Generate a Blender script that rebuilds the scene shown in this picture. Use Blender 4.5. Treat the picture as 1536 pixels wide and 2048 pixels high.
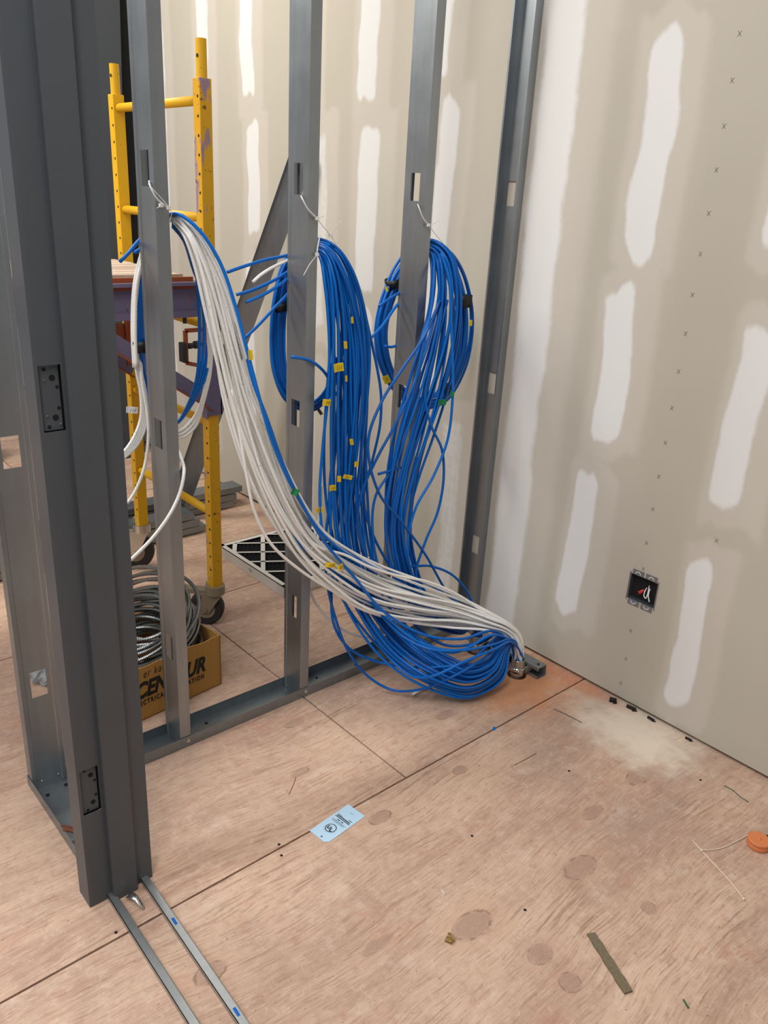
import bpy, bmesh, math, random
import numpy as np
from mathutils import Vector, Matrix

# ------------------------------------------------------------------ clear
for o in list(bpy.data.objects):
    bpy.data.objects.remove(o, do_unlink=True)
SC = bpy.context.scene
COL = SC.collection
random.seed(7)
RNG = np.random.default_rng(11)

# ------------------------------------------------------------------ camera
CAM_LOC = np.array([-2.06328, -1.71540, 1.4525])
YAW, PITCH, ROLL = math.radians(42.3044), math.radians(21.1986), math.radians(3.2154)
FPX = 1615.15
_f = np.array([math.sin(YAW) * math.cos(PITCH), math.cos(YAW) * math.cos(PITCH), -math.sin(PITCH)])
_r = np.array([math.cos(YAW), -math.sin(YAW), 0.0])
_u = np.cross(_r, _f)
R_ = _r * math.cos(ROLL) + _u * math.sin(ROLL)
U_ = -_r * math.sin(ROLL) + _u * math.cos(ROLL)
cam_d = bpy.data.cameras.new('camera')
cam_d.sensor_fit = 'AUTO'
cam_d.sensor_width = 36.0
cam_d.lens = FPX / 2048.0 * 36.0
cam_d.clip_start = 0.05
cam = bpy.data.objects.new('camera', cam_d)
COL.objects.link(cam)
M = Matrix.Identity(4)
for i in range(3):
    M[i][0], M[i][1], M[i][2], M[i][3] = R_[i], U_[i], -_f[i], CAM_LOC[i]
cam.matrix_world = M
SC.camera = cam

# ------------------------------------------------------------------ world, lamps, exposure
w = bpy.data.worlds.new('World')
SC.world = w
w.use_nodes = True
bg = w.node_tree.nodes['Background']
bg.inputs[0].default_value = (0.93, 0.95, 1.0, 1)
bg.inputs[1].default_value = 0.30


def area(name, loc, target, sx, sy, power, col):
    d = bpy.data.lights.new(name, 'AREA')
    d.shape = 'RECTANGLE'
    d.size, d.size_y = sx, sy
    d.energy = power
    d.color = col
    o = bpy.data.objects.new(name, d)
    COL.objects.link(o)
    o.location = loc
    o.rotation_euler = (Vector(target) - Vector(loc)).to_track_quat('-Z', 'Y').to_euler()
    return o


area('ceiling_strip_light', (-2.3, -1.3, 3.3), (-1.9, -1.0, 0), 0.5, 2.4, 62, (1.0, 0.97, 0.93))
area('ceiling_strip_light', (-1.9, 1.7, 3.2), (-1.3, 1.6, 0), 0.5, 2.4, 84, (1.0, 0.95, 0.86))
area('ceiling_strip_light', (-4.2, 0.2, 3.2), (-3.0, 0.0, 0), 0.5, 2.4, 62, (0.95, 0.97, 1.0))

SC.view_settings.view_transform = 'Standard'
SC.view_settings.look = 'None'
SC.view_settings.gamma = 1.0
SC.view_settings.use_curve_mapping = False
SC.view_settings.exposure = 0.0


# ------------------------------------------------------------------ helpers
def ray(px, py):
    return _f + R_ * ((px - 768) / FPX) - U_ * ((py - 1024) / FPX)


def at(px, py, x=None, y=None, z=None):
    """world point seen at a photo pixel, on the plane x=, y= or z= const"""
    d = ray(px, py)
    if x is not None:
        t = (x - CAM_LOC[0]) / d[0]
    elif y is not None:
        t = (y - CAM_LOC[1]) / d[1]
    else:
        t = (z - CAM_LOC[2]) / d[2]
    return CAM_LOC + t * d


def proj(p):
    v = np.asarray(p, float) - CAM_LOC
    dz = v @ _f
    return np.stack([768 + FPX * (v @ R_) / dz, 1024 - FPX * (v @ U_) / dz], -1)


WLOC = {}


def tag(o, label=None, cat=None, group=None, kind=None):
    if label: o['label'] = label
    if cat: o['category'] = cat
    if group: o['group'] = group
    if kind: o['kind'] = kind
    return o


def thing(name, label, cat, loc=(0, 0, 0), group=None):
    o = bpy.data.objects.new(name, None)
    o.empty_display_size = 0.05
    COL.objects.link(o)
    o.location = loc
    WLOC[o.name] = Vector(loc)
    return tag(o, label, cat, group)


class MB:
    def __init__(s):
        s.v, s.f, s.m = [], [], []

    def add(s, vs, fs, mi=0):
        b = len(s.v)
        s.v += [tuple(map(float, p)) for p in vs]
        s.f += [tuple(i + b for i in f) for f in fs]
        s.m += [mi] * len(fs)
        return s

    def box(s, a, b, mi=0, rot=None, ctr=None):
        x0, y0, z0 = a; x1, y1, z1 = b
        vs = [(x0, y0, z0), (x1, y0, z0), (x1, y1, z0), (x0, y1, z0), (x0, y0, z1), (x1, y0, z1), (x1, y1, z1), (x0, y1, z1)]
        if rot is not None:
            c = Vector(ctr if ctr is not None else [(p + q) / 2 for p, q in zip(a, b)])
            vs = [tuple(rot @ (Vector(p) - c) + c) for p in vs]
        return s.add(vs, [(0, 3, 2, 1), (4, 5, 6, 7), (0, 1, 5, 4), (1, 2, 6, 5), (2, 3, 7, 6), (3, 0, 4, 7)], mi)

    def bar(s, p, q, wd, ht, up=(0, 0, 1), mi=0):
        """box beam from p to q, wd across, ht along 'up'"""
        p, q = Vector(p), Vector(q)
        d = (q - p).normalized()
        sd = d.cross(Vector(up)).normalized()
        un = sd.cross(d).normalized()
        vs = []
        for e in (p, q):
            for a, b in ((-1, -1), (1, -1), (1, 1), (-1, 1)):
                vs.append(e + sd * (a * wd / 2) + un * (b * ht / 2))
        return s.add(vs, [(0, 1, 2, 3), (7, 6, 5, 4), (0, 4, 5, 1), (1, 5, 6, 2), (2, 6, 7, 3), (3, 7, 4, 0)], mi)

    def tube(s, pts, r, n=8, mi=0, cap=True, flat=1.0):
        P = np.asarray(pts, float)
        N = len(P)
        r = np.broadcast_to(np.asarray(r, float), (N,))
        T = np.gradient(P, axis=0)
        T /= np.maximum(np.linalg.norm(T, axis=1), 1e-9)[:, None]
        ref = np.array([0, 0, 1.0]) if abs(T[0][2]) < 0.9 else np.array([1.0, 0, 0])
        nn = np.cross(T[0], ref); nn /= np.linalg.norm(nn)
        vs = []
        an = np.arange(n) * 2 * math.pi / n
        for i in range(N):
            nn = nn - T[i] * (nn @ T[i]); nn /= max(np.linalg.norm(nn), 1e-9)
            b = np.cross(T[i], nn)
            vs.append(P[i] + r[i] * (np.cos(an)[:, None] * nn + flat * np.sin(an)[:, None] * b))
        vs = np.concatenate(vs)
        fs = [(i * n + k, i * n + (k + 1) % n, (i + 1) * n + (k + 1) % n, (i + 1) * n + k) for i in range(N - 1) for k in range(n)]
        if cap:
            fs += [tuple(range(n - 1, -1, -1)), tuple((N - 1) * n + k for k in range(n))]
        return s.add(vs, fs, mi)

    def cyl(s, p, q, r, n=16, mi=0, r2=None):
        return s.tube([p, q], [r, r if r2 is None else r2], n, mi)

    def prism(s, poly, z0, z1, mi=0):
        n = len(poly)
        vs = [(x, y, z0) for x, y in poly] + [(x, y, z1) for x, y in poly]
        fs = [tuple(range(n - 1, -1, -1)), tuple(range(n, 2 * n))] + [(i, (i + 1) % n, n + (i + 1) % n, n + i) for i in range(n)]
        return s.add(vs, fs, mi)

    def build(s, name, mats, parent=None, smooth=False, kind=None, solid=0, bevel=0):
        V = np.asarray(s.v, float)
        lo, hi = V.min(0), V.max(0)
        c = Vector(((lo[0] + hi[0]) / 2, (lo[1] + hi[1]) / 2, lo[2]))
        me = bpy.data.meshes.new(name)
        me.from_pydata([tuple(p) for p in (V - np.array(c))], [], s.f)
        if not isinstance(mats, (list, tuple)): mats = [mats]
        for m in mats: me.materials.append(m)
        if len(mats) > 1: me.polygons.foreach_set('material_index', s.m)
        if smooth: me.polygons.foreach_set('use_smooth', [True] * len(me.polygons))
        me.update()
        o = bpy.data.objects.new(name, me)
        COL.objects.link(o)
        o.location = c
        WLOC[o.name] = c
        if parent is not None:
            o.parent = parent
            o.location = c - WLOC[parent.name]
        if kind: o['kind'] = kind
        if solid:
            md = o.modifiers.new('thickness', 'SOLIDIFY'); md.thickness = solid; md.offset = 0
        if bevel:
            md = o.modifiers.new('edge', 'BEVEL'); md.width = bevel; md.segments = 2; md.limit_method = 'ANGLE'
        return o


def spline(pts, step=0.012):
    P = np.asarray(pts, float)
    P = np.vstack([2 * P[0] - P[1], P, 2 * P[-1] - P[-2]])
    out = []
    for i in range(1, len(P) - 2):
        p0, p1, p2, p3 = P[i - 1:i + 3]
        t01 = max(np.linalg.norm(p1 - p0), 1e-4) ** .5
        t12 = max(np.linalg.norm(p2 - p1), 1e-4) ** .5
        t23 = max(np.linalg.norm(p3 - p2), 1e-4) ** .5
        m1 = (p2 - p1) + t12 * ((p1 - p0) / t01 - (p2 - p0) / (t01 + t12))
        m2 = (p2 - p1) + t12 * ((p3 - p2) / t23 - (p3 - p1) / (t12 + t23))
        n = max(2, int(np.linalg.norm(p2 - p1) / step))
        u = np.linspace(0, 1, n, endpoint=False)[:, None]
        out.append((2 * u**3 - 3 * u**2 + 1) * p1 + (u**3 - 2 * u**2 + u) * m1 + (-2 * u**3 + 3 * u**2) * p2 + (u**3 - u**2) * m2)
    out.append(P[-2][None])
    return np.concatenate(out)


def profile(mb, prof, zs, skip=lambda s, k: False, mi=0):
    """extrude an open (x,y) polyline through z levels; skip(seg, band) leaves holes"""
    n = len(prof)
    b = len(mb.v)
    for z in zs:
        for (x, y) in prof: mb.v.append((x, y, z))
    for k in range(len(zs) - 1):
        for s_ in range(n - 1):
            if skip(s_, k): continue
            mb.f.append((b + k * n + s_, b + k * n + s_ + 1, b + (k + 1) * n + s_ + 1, b + (k + 1) * n + s_)); mb.m.append(mi)


def text_mesh(body, size, shear=0.0, spacing=1.0, bold=0.0):
    cu = bpy.data.curves.new('lettering', 'FONT')
    cu.body = body; cu.size = size; cu.shear = shear; cu.space_character = spacing; cu.offset = bold
    cu.align_x = 'LEFT'; cu.fill_mode = 'FRONT'; cu.resolution_u = 3
    o = bpy.data.objects.new('lettering', cu)
    COL.objects.link(o)
    dg = bpy.context.evaluated_depsgraph_get(); dg.update()
    me = bpy.data.meshes.new_from_object(o.evaluated_get(dg))
    vs = [tuple(v.co) for v in me.vertices]; fs = [tuple(p.vertices) for p in me.polygons]
    bpy.data.objects.remove(o, do_unlink=True); bpy.data.curves.remove(cu); bpy.data.meshes.remove(me)
    return vs, fs


def lettering(mb, body, org, ex, ey, size, shear=0.0, spacing=1.0, width=None, bold=0.0, mi=0):
    vs, fs = text_mesh(body, size, shear, spacing, bold)
    org, ex, ey = Vector(org), Vector(ex), Vector(ey)
    sx = 1.0
    if width:
        xs = [v[0] for v in vs]; sx = width / (max(xs) - min(xs))
    mb.add([org + ex * (v[0] * sx) + ey * v[1] for v in vs], fs, mi)


def vnoise(a, b, seed, oct=4):
    """2-D value noise in 0..1 on numpy arrays"""
    rg = np.random.default_rng(seed)
    out = np.zeros_like(a, float); amp = 1; tot = 0
    for o in range(oct):
        T = rg.random((64, 64))
        x = a * 2**o; y = b * 2**o
        i = np.floor(x).astype(int); j = np.floor(y).astype(int)
        u = x - i; v = y - j; u = u * u * (3 - 2 * u); v = v * v * (3 - 2 * v)
        g = lambda p, q: T[p % 64, q % 64]
        out += amp * ((g(i, j) * (1 - u) + g(i + 1, j) * u) * (1 - v) + (g(i, j + 1) * (1 - u) + g(i + 1, j + 1) * u) * v)
        tot += amp; amp *= .5
    return out / tot


# ------------------------------------------------------------------ materials
def srgb(r, g, b):
    f = lambda c: (c / 255 / 12.92) if c / 255 <= .04045 else ((c / 255 + .055) / 1.055) ** 2.4
    return (f(r), f(g), f(b), 1)


class NT:
    def __init__(s, name):
        s.mat = bpy.data.materials.new(name); s.mat.use_nodes = True
        s.t = s.mat.node_tree; s.t.nodes.clear()
        s.out = s.t.nodes.new('ShaderNodeOutputMaterial')
        s.b = s.t.nodes.new('ShaderNodeBsdfPrincipled')
        s.t.links.new(s.b.outputs[0], s.out.inputs[0])

    def n(s, typ, **kw):
        nd = s.t.nodes.new(typ)
        for k, v in kw.items():
            if k.startswith('i_'):
                key = k[2:]
                key = int(key) if key.isdigit() else key
                s.put(nd.inputs[key], v)
            else: setattr(nd, k, v)
        return nd

    def put(s, inp, v):
        if hasattr(v, 'is_output') or isinstance(v, bpy.types.NodeSocket): s.t.links.new(v, inp)
        else: inp.default_value = v

    def math(s, op, a, b=0.0, c=None, clamp=False):
        nd = s.n('ShaderNodeMath', operation=op, use_clamp=clamp)
        s.put(nd.inputs[0], a); s.put(nd.inputs[1], b)
        if c is not None: s.put(nd.inputs[2], c)
        return nd.outputs[0]

    def mix(s, f, a, b, mode='MIX'):
        nd = s.n('ShaderNodeMix', data_type='RGBA', blend_type=mode)
        s.put(nd.inputs[0], f); s.put(nd.inputs[6], a); s.put(nd.inputs[7], b)
        return nd.outputs[2]

    def ss(s, v, lo, hi):
        nd = s.n('ShaderNodeMapRange', interpolation_type='SMOOTHSTEP')
        s.put(nd.inputs[0], v); nd.inputs[1].default_value = lo; nd.inputs[2].default_value = hi
        return nd.outputs[0]

    def noise(s, vec, scale, detail=3.0, rough=.5, dist=0.0):
        nd = s.n('ShaderNodeTexNoise')
        s.put(nd.inputs['Vector'], vec); nd.inputs['Scale'].default_value = scale
        nd.inputs['Detail'].default_value = detail; nd.inputs['Roughness'].default_value = rough
        nd.inputs['Distortion'].default_value = dist
        return nd.outputs[0]

    def pos(s): return s.n('ShaderNodeNewGeometry').outputs['Position']

    def vm(s, op, a, b=None):
        nd = s.n('ShaderNodeVectorMath', operation=op)
        s.put(nd.inputs[0], a)
        if b is not None: s.put(nd.inputs[1], b)
        return nd

    def bump(s, h, strength=.2, dist=.002):
        nd = s.n('ShaderNodeBump'); nd.inputs['Strength'].default_value = strength; nd.inputs['Distance'].default_value = dist
        s.put(nd.inputs['Height'], h); s.put(s.b.inputs['Normal'], nd.outputs[0])

    def set(s, col=None, rough=None, metal=None, spec=None):
        if col is not None: s.put(s.b.inputs['Base Color'], col)
        if rough is not None: s.put(s.b.inputs['Roughness'], rough)
        if metal is not None: s.put(s.b.inputs['Metallic'], metal)
        if spec is not None: s.put(s.b.inputs['Specular IOR Level'], spec)
        return s.mat


def plain(name, col, rough=.5, metal=0.0, var=.12, scale=30, spec=.5):
    """plain procedural: base colour with a little mottling"""
    t = NT(name)
    n = t.noise(t.pos(), scale, 4)
    c2 = tuple(c * (1 - var) for c in col[:3]) + (1,)
    c1 = tuple(min(1, c * (1 + var)) for c in col[:3]) + (1,)
    return t.set(t.mix(n, c2, c1), rough, metal, spec)


def mat_galv(name, col, rough, metal=.85):
    t = NT(name)
    p = t.pos()
    v = t.n('ShaderNodeTexVoronoi'); v.inputs['Scale'].default_value = 190; t.put(v.inputs['Vector'], p)
    n = t.noise(p, 9, 4)
    st = t.noise(t.vm('MULTIPLY', p, (60, 60, 4)).outputs[0], 1, 3)
    k = t.math('ADD', t.math('MULTIPLY', n, .5), t.math('MULTIPLY', st, .5))
    a = tuple(c * .72 for c in col[:3]) + (1,); b = tuple(min(1, c * 1.25) for c in col[:3]) + (1,)
    c = t.mix(k, a, b)
    c = t.mix(t.math('MULTIPLY', v.outputs[1] if False else v.outputs[0], .25), c, b)
    r = t.math('ADD', t.math('MULTIPLY', n, .2), rough - .1)
    return t.set(c, r, metal)


GALV = mat_galv('galvanized_steel', srgb(150, 156, 160), .40)
GALV_D = mat_galv('galvanized_track_steel', srgb(138, 146, 151), .38)
BAR = mat_galv('zinc_bar', srgb(170, 174, 176), .38)
JAMB = plain('grey_primer_paint', srgb(74, 79, 84), .42, 0, .05, 14)
HOLE = plain('dark_hole', srgb(14, 14, 15), .9)
BLACKT = plain('black_tape', srgb(16, 16, 18), .45)
WHITEP = plain('white_nylon', srgb(225, 225, 222), .4, 0, .04)
BLUEC = plain('blue_cable_jacket', (0.0, 0.125, 0.50, 1), .34, 0, .10, 12, .3)
BLUEC2 = plain('blue_cable_jacket_b', (0.0, 0.15, 0.58, 1), .36, 0, .10, 12, .3)
BLUEC3 = plain('blue_cable_jacket_c', (0.0, 0.10, 0.42, 1), .36, 0, .10, 12, .3)


def mat_white_cable():
    t = NT('white_cable_jacket')
    p = t.pos()
    sp = t.ss(t.noise(p, 260, 1), .70, .74)
    c = t.mix(t.noise(p, 6, 2), srgb(232, 230, 224), srgb(246, 245, 241))
    return t.set(t.mix(t.math('MULTIPLY', sp, .7), c, srgb(90, 88, 84)), .4)


WHITEC = mat_white_cable()
YTAPE = plain('yellow_tape', srgb(222, 190, 20), .5, 0, .06)
GTAPE = plain('green_tape', srgb(10, 120, 75), .5, 0, .06)
INK = plain('black_ink', srgb(18, 17, 16), .7, 0, .02)
CHROME = mat_galv('zinc_plated', srgb(205, 205, 200), .22, .95)
CONDUIT = mat_galv('conduit_steel', srgb(176, 172, 164), .30, .9)


def mat_floor():
    t = NT('plywood')
    p = t.pos()
    rnd = t.n('ShaderNodeObjectInfo').outputs['Random']
    off = t.n('ShaderNodeCombineXYZ'); t.put(off.inputs[2], t.math('MULTIPLY', rnd, 37.0))
    q = t.vm('ADD', p, off.outputs[0]).outputs[0]
    bend = t.noise(q, 1.3, 2)
    bend2 = t.noise(q, 4.5, 3)
    bendv = t.n('ShaderNodeCombineXYZ')
    t.put(bendv.inputs[1], t.math('ADD', t.math('MULTIPLY', t.math('SUBTRACT', bend, .5), .15), t.math('MULTIPLY', t.math('SUBTRACT', bend2, .5), .030)))
    g = t.vm('ADD', q, bendv.outputs[0]).outputs[0]
    fine = t.noise(t.vm('MULTIPLY', g, (16, 230, 1)).outputs[0], 1, 4, .65)
    fine2 = t.noise(t.vm('MULTIPLY', g, (4.5, 105, 1)).outputs[0], 1, 5, .68)
    mid = t.noise(t.vm('MULTIPLY', g, (2.6, 30, 1)).outputs[0], 1, 4, .6, .4)
    broad = t.noise(t.vm('MULTIPLY', g, (1.6, 4.5, 1)).outputs[0], 1, 4, .6)
    pm = t.ss(t.noise(t.vm('MULTIPLY', q, (1, 1.8, 1)).outputs[0], 3.4, 4, .6), .44, .66)
    c = t.mix(t.ss(broad, .34, .66), srgb(180, 149, 130), srgb(205, 174, 150))
    c = t.mix(t.math('MULTIPLY', t.ss(mid, .50, .70), .42), c, srgb(168, 128, 110))
    c = t.mix(t.math('MULTIPLY', t.math('MULTIPLY', t.ss(fine2, .53, .63), pm), .62), c, srgb(132, 96, 80))
    c = t.mix(t.math('MULTIPLY', t.ss(fine, .52, .64), .40), c, srgb(142, 106, 88))
    c = t.mix(t.math('MULTIPLY', t.ss(fine, .46, .34), .30), c, srgb(222, 196, 172))
    patch = t.noise(q, 6.5, 5, .65)
    c = t.mix(t.math('MULTIPLY', t.ss(patch, .57, .70), .38), c, srgb(186, 130, 108))
    pale = t.noise(t.vm('MULTIPLY', q, (1.4, 2.2, 1)).outputs[0], 3.3, 6, .72)
    c = t.mix(t.math('MULTIPLY', t.ss(pale, .54, .70), .40), c, srgb(220, 200, 182))
    grey = t.noise(q, 2.1, 5, .7)
    c = t.mix(t.math('MULTIPLY', t.ss(grey, .52, .72), .38), c, srgb(160, 140, 128))
    mott = t.noise(q, 38, 6, .75)
    c = t.mix(t.math('MULTIPLY', t.ss(mott, .52, .66), .28), c, srgb(222, 202, 186))
    c = t.mix(t.math('MULTIPLY', t.ss(mott, .48, .36), .30), c, srgb(158, 120, 106))
    sp = t.noise(q, 110, 2)
    c = t.mix(t.math('MULTIPLY', t.ss(sp, .72, .77), .6), c, srgb(92, 72, 60))
    scr = t.noise(t.vm('MULTIPLY', q, (70, 9, 1)).outputs[0], 1, 2)
    c = t.mix(t.math('MULTIPLY', t.ss(scr, .74, .80), .35), c, srgb(226, 206, 188))
    # knots (part of the wood)
    knots = [(-.949, -.541, .034, .018), (-1.004, -.909, .052, .030), (-.946, -1.048, .030, .022), (-.95, -1.128, .024, .022),
             (-.682, -.957, .050, .028), (-.502, -.865, .038, .018), (-.276, -.86, .050, .026), (-.657, -1.127, .018, .017),
             (-.508, -.332, .034, .016), (-1.197, -.819, .040, .012), (-.656, -.538, .024, .015), (-.893, -.09, .035, .018),
             (-1.009, -.28, .03, .012), (-1.50, -.66, .035, .022), (-.52, 1.0, .04, .02)]
    nd = t.n('ShaderNodeCombineXYZ')
    wob = t.noise(p, 45, 2)
    dmin = None
    for (kx, ky, ra, rb) in knots:
        d = t.vm('SUBTRACT', p, (kx, ky, 0)).outputs[0]
        d = t.vm('MULTIPLY', d, (1 / ra, 1 / rb, 0)).outputs[0]
        l = t.vm('LENGTH', d).outputs['Value']
        dmin = l if dmin is None else t.math('MINIMUM', dmin, l)
    dk = t.math('ADD', dmin, t.math('MULTIPLY', t.math('SUBTRACT', wob, .5), .5))
    ringn = t.noise(t.vm('MULTIPLY', p, (1, 1.8, 1)).outputs[0], 150, 5, .7)
    kcol = t.mix(ringn, srgb(112, 86, 74), srgb(190, 158, 140))
    halo = t.ss(dk, 2.6, .9)
    c = t.mix(t.math('MULTIPLY', halo, .35), c, srgb(196, 158, 134))
    ringm = t.math('MULTIPLY', t.ss(dk, 1.14, 1.02), t.ss(dk, .86, .98))
    c = t.mix(t.math('MULTIPLY', t.ss(dk, 1.20, .70), .58), c, kcol)
    c = t.mix(t.math('MULTIPLY', t.math('MULTIPLY', ringm, t.ss(wob, .42, .60)), .55), c, srgb(104, 80, 68))
    # plaster dust below the wall and orange drilling dust round the conduits
    sep = t.n('ShaderNodeSeparateXYZ'); t.put(sep.inputs[0], p)
    dn = t.noise(p, 14, 5, .65)

    def blob(cx, cy, rx, ry, lo, hi):
        d = t.vm('MULTIPLY', t.vm('SUBTRACT', p, (cx, cy, 0)).outputs[0], (1 / rx, 1 / ry, 0)).outputs[0]
        l = t.vm('LENGTH', d).outputs['Value']
        return t.ss(t.math('ADD', l, t.math('MULTIPLY', t.math('SUBTRACT', dn, .5), 1.3)), hi, lo)
    c = t.mix(t.math('MULTIPLY', blob(-.10, -.74, .20, .26, .2, 1.1), .8), c, srgb(230, 218, 200))
    c = t.mix(t.math('MULTIPLY', blob(-.20, -.36, .26, .22, .1, 1.1), .75), c, srgb(196, 128, 78))
    c = t.mix(t.math('MULTIPLY', blob(-.03, -.45, .05, .25, .2, 1.1), .6), c, srgb(190, 116, 76))
    # foot-scuffed strip
    c = t.mix(t.math('MULTIPLY', t.ss(t.noise(t.vm('MULTIPLY', q, (9, 2, 1)).outputs[0], 1.2, 4), .60, .75), .3), c, srgb(150, 122, 106))
    t.bump(t.math('ADD', fine, fine2), .22, .0012)
    return t.set(c, .62, 0, .35)


FLOOR = mat_floor()


def mat_wall():
    t = NT('drywall')
    p = t.pos()
    at_ = t.n('ShaderNodeAttribute', attribute_name='mud').outputs['Fac']
    hal = t.n('ShaderNodeAttribute', attribute_name='halo').outputs['Fac']
    n = t.noise(p, 40, 5, .65)
    st = t.noise(t.vm('MULTIPLY', p, (1, 60, 3)).outputs[0], 1, 3)
    k = t.math('ADD', at_, t.math('ADD', t.math('MULTIPLY', t.math('SUBTRACT', n, .5), .30), t.math('MULTIPLY', t.math('SUBTRACT', st, .5), .25)))
    base = t.mix(t.noise(t.vm('MULTIPLY', p, (1, 3, .5)).outputs[0], 1.5, 3), srgb(180, 174, 161), srgb(190, 183, 168))
    base = t.mix(t.math('MULTIPLY', t.ss(t.noise(p, 4, 4), .55, .8), .35), base, srgb(190, 178, 170))
    c = t.mix(t.math('MULTIPLY', t.ss(t.math('ADD', hal, t.math('MULTIPLY', t.math('SUBTRACT', n, .5), .3)), .1, .9), .30), base, srgb(216, 208, 200))
    c = t.mix(t.math('MULTIPLY', t.ss(k, .30, .72), .90), c, srgb(224, 224, 222))
    t.bump(n, .05, .001)
    return t.set(c, .85, 0, .2)


WALL = mat_wall()


def mat_paint(name, base, dark, other, amt=.6, rust=.5, oth=.6):
    t = NT(name)
    p = t.pos()
    n1 = t.noise(p, 55, 5, .65)
    n2 = t.noise(t.vm('MULTIPLY', p, (1, 1, .35)).outputs[0], 16, 4, .6)
    n3 = t.noise(p, 9, 3)
    c = t.mix(n3, tuple(x * .86 for x in base[:3]) + (1,), base)
    c = t.mix(t.math('MULTIPLY', t.ss(n2, oth, oth + .05), amt), c, other)
    c = t.mix(t.math('MULTIPLY', t.ss(n1, rust + .12, rust + .17), .85), c, dark)
    return t.set(c, .45, 0, .4)


YELLOW = mat_paint('yellow_scaffold_paint', srgb(232, 178, 20), srgb(72, 42, 24), srgb(196, 140, 36), .5, .54, .60)
YELLOWP = mat_paint('worn_yellow_purple_paint', srgb(222, 166, 26), srgb(78, 44, 26), srgb(142, 122, 150), .9, .50, .545)
PURPLE = mat_paint('purple_scaffold_paint', srgb(108, 98, 122), srgb(70, 44, 34), srgb(124, 76, 62), .7, .54, .62)
ORANGE = mat_paint('orange_scaffold_paint', srgb(150, 72, 34), srgb(74, 40, 26), srgb(150, 96, 84), .5, .56, .62)
CASTER = mat_paint('dusty_caster_steel', srgb(138, 126, 104), srgb(80, 62, 46), srgb(110, 98, 84), .5, .58, .6)
RUBBER = plain('black_rubber', srgb(38, 36, 36), .7)


def mat_cardboard():
    t = NT('cardboard')
    p = t.pos()
    st = t.noise(t.vm('MULTIPLY', p, (220, 220, 3)).outputs[0], 1, 2)
    return t.set(t.mix(st, srgb(166, 122, 62), srgb(182, 138, 76)), .8, 0, .2)


CARD = mat_cardboard()


def mat_deck():
    t = NT('weathered_plywood_deck')
    p = t.pos()
    g = t.noise(t.vm('MULTIPLY', p, (5, 60, 30)).outputs[0], 1, 5, .6)
    return t.set(t.mix(t.ss(g, .35, .7), srgb(150, 124, 104), srgb(214, 200, 182)), .85, 0, .2)


DECK = mat_deck()
DARKPANEL = plain('dark_grey_door_primer', srgb(56, 61, 66), .5, 0, .05)
NEARBLACK = plain('shade_and_framing_black', srgb(10, 10, 11), .85)  # painted shade on the leaning panel's side, also framing behind the board
PAPERW = plain('white_card_frame', srgb(205, 202, 194), .7, 0, .04)
MEDIA = plain('black_filter_media', srgb(18, 18, 22), .85, 0, .3, 90)
LBLUE = plain('pale_blue_card', srgb(184, 216, 238), .6, 0, .03)
WOODSTRIP = plain('grey_brown_wood', srgb(112, 100, 78), .8, 0, .4, 160)
SUBDARK = plain('dark_subfloor', srgb(44, 34, 28), .9)

# ================================================================== SETTING
# ---- floor: dark deck below, plywood sheets on top with open joints
fl = MB().box((-6.6, -3.2, -.12), (.09, 4.6, -.021)).build('floor', SUBDARK, kind='structure')
tag(fl, kind='structure')
G = .0026
holes = [(-.152, -.316, .032), (-.152, -.222, .032), (-.152, -.128, .032)]
rows = [(-2.909, -1.690), (-1.690, -.471), (-.471, .748), (.748, 1.967), (1.967, 3.186), (3.186, 4.405)]
for i, (y0, y1) in enumerate(rows):
    base = -.796 if i % 2 == 0 else -2.015
    edges = [base - 4.877, base - 2.438, base, base + 2.438]
    if base + 2.438 < .05: edges.append(base + 4.876)
    for a, b in zip(edges[:-1], edges[1:]):
        a, b = max(a, -6.6), min(b, .05)
        if b - a < .03: continue
        mb = MB().box((a + G, y0 + G, -.02), (b - G, y1 - G, 0.0))
        o = mb.build('plywood_sheet', FLOOR, fl)
        hs = [h for h in holes if a < h[0] < b and y0 < h[1] < y1]
        if hs:
            cut = MB()
            for (hx, hy, hr) in hs: cut.cyl((hx, hy, -.05), (hx, hy, .03), hr, 28)
            co = cut.build('cutter', FLOOR)
            md = o.modifiers.new('holes', 'BOOLEAN'); md.operation = 'DIFFERENCE'; md.solver = 'EXACT'; md.object = co
            dg = bpy.context.evaluated_depsgraph_get(); dg.update()
            me = bpy.data.meshes.new_from_object(o.evaluated_get(dg))
            o.modifiers.clear(); o.data = me
            bpy.data.objects.remove(co, do_unlink=True)

# ---- drywall (x = 0 plane, one long wall running behind the stud partition)
OB = dict(y0=-.669, y1=-.576, z0=.352, z1=.436)      # electrical box opening
ys = np.arange(-2.7, 3.75, .014); zs = np.arange(.012, 2.95, .016)
ys = np.unique(np.concatenate([ys[(np.abs(ys - OB['y0']) > .006) & (np.abs(ys - OB['y1']) > .006)], [OB['y0'], OB['y1']]]))
zs = np.unique(np.concatenate([zs[(np.abs(zs - OB['z0']) > .006) & (np.abs(zs - OB['z1']) > .006)], [OB['z0'], OB['z1']]]))
YY, ZZ = np.meshgrid(ys, zs, indexing='ij')
ny, nz = YY.shape
verts = np.stack([np.zeros(ny * nz), YY.ravel(), ZZ.ravel()], -1)
faces = []
for i in range(ny - 1):
    ym = (ys[i] + ys[i + 1]) / 2
    iny = OB['y0'] < ym < OB['y1']
    for j in range(nz - 1):
        if iny and OB['z0'] < (zs[j] + zs[j + 1]) / 2 < OB['z1']: continue
        a = i * nz + j
        faces.append((a, a + 1, a + nz + 1, a + nz))
nb = len(verts)
rim = [(0.0, ys[0], zs[0]), (.016, ys[0], zs[0]), (.016, ys[-1], zs[0]), (0.0, ys[-1], zs[0])]
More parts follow.
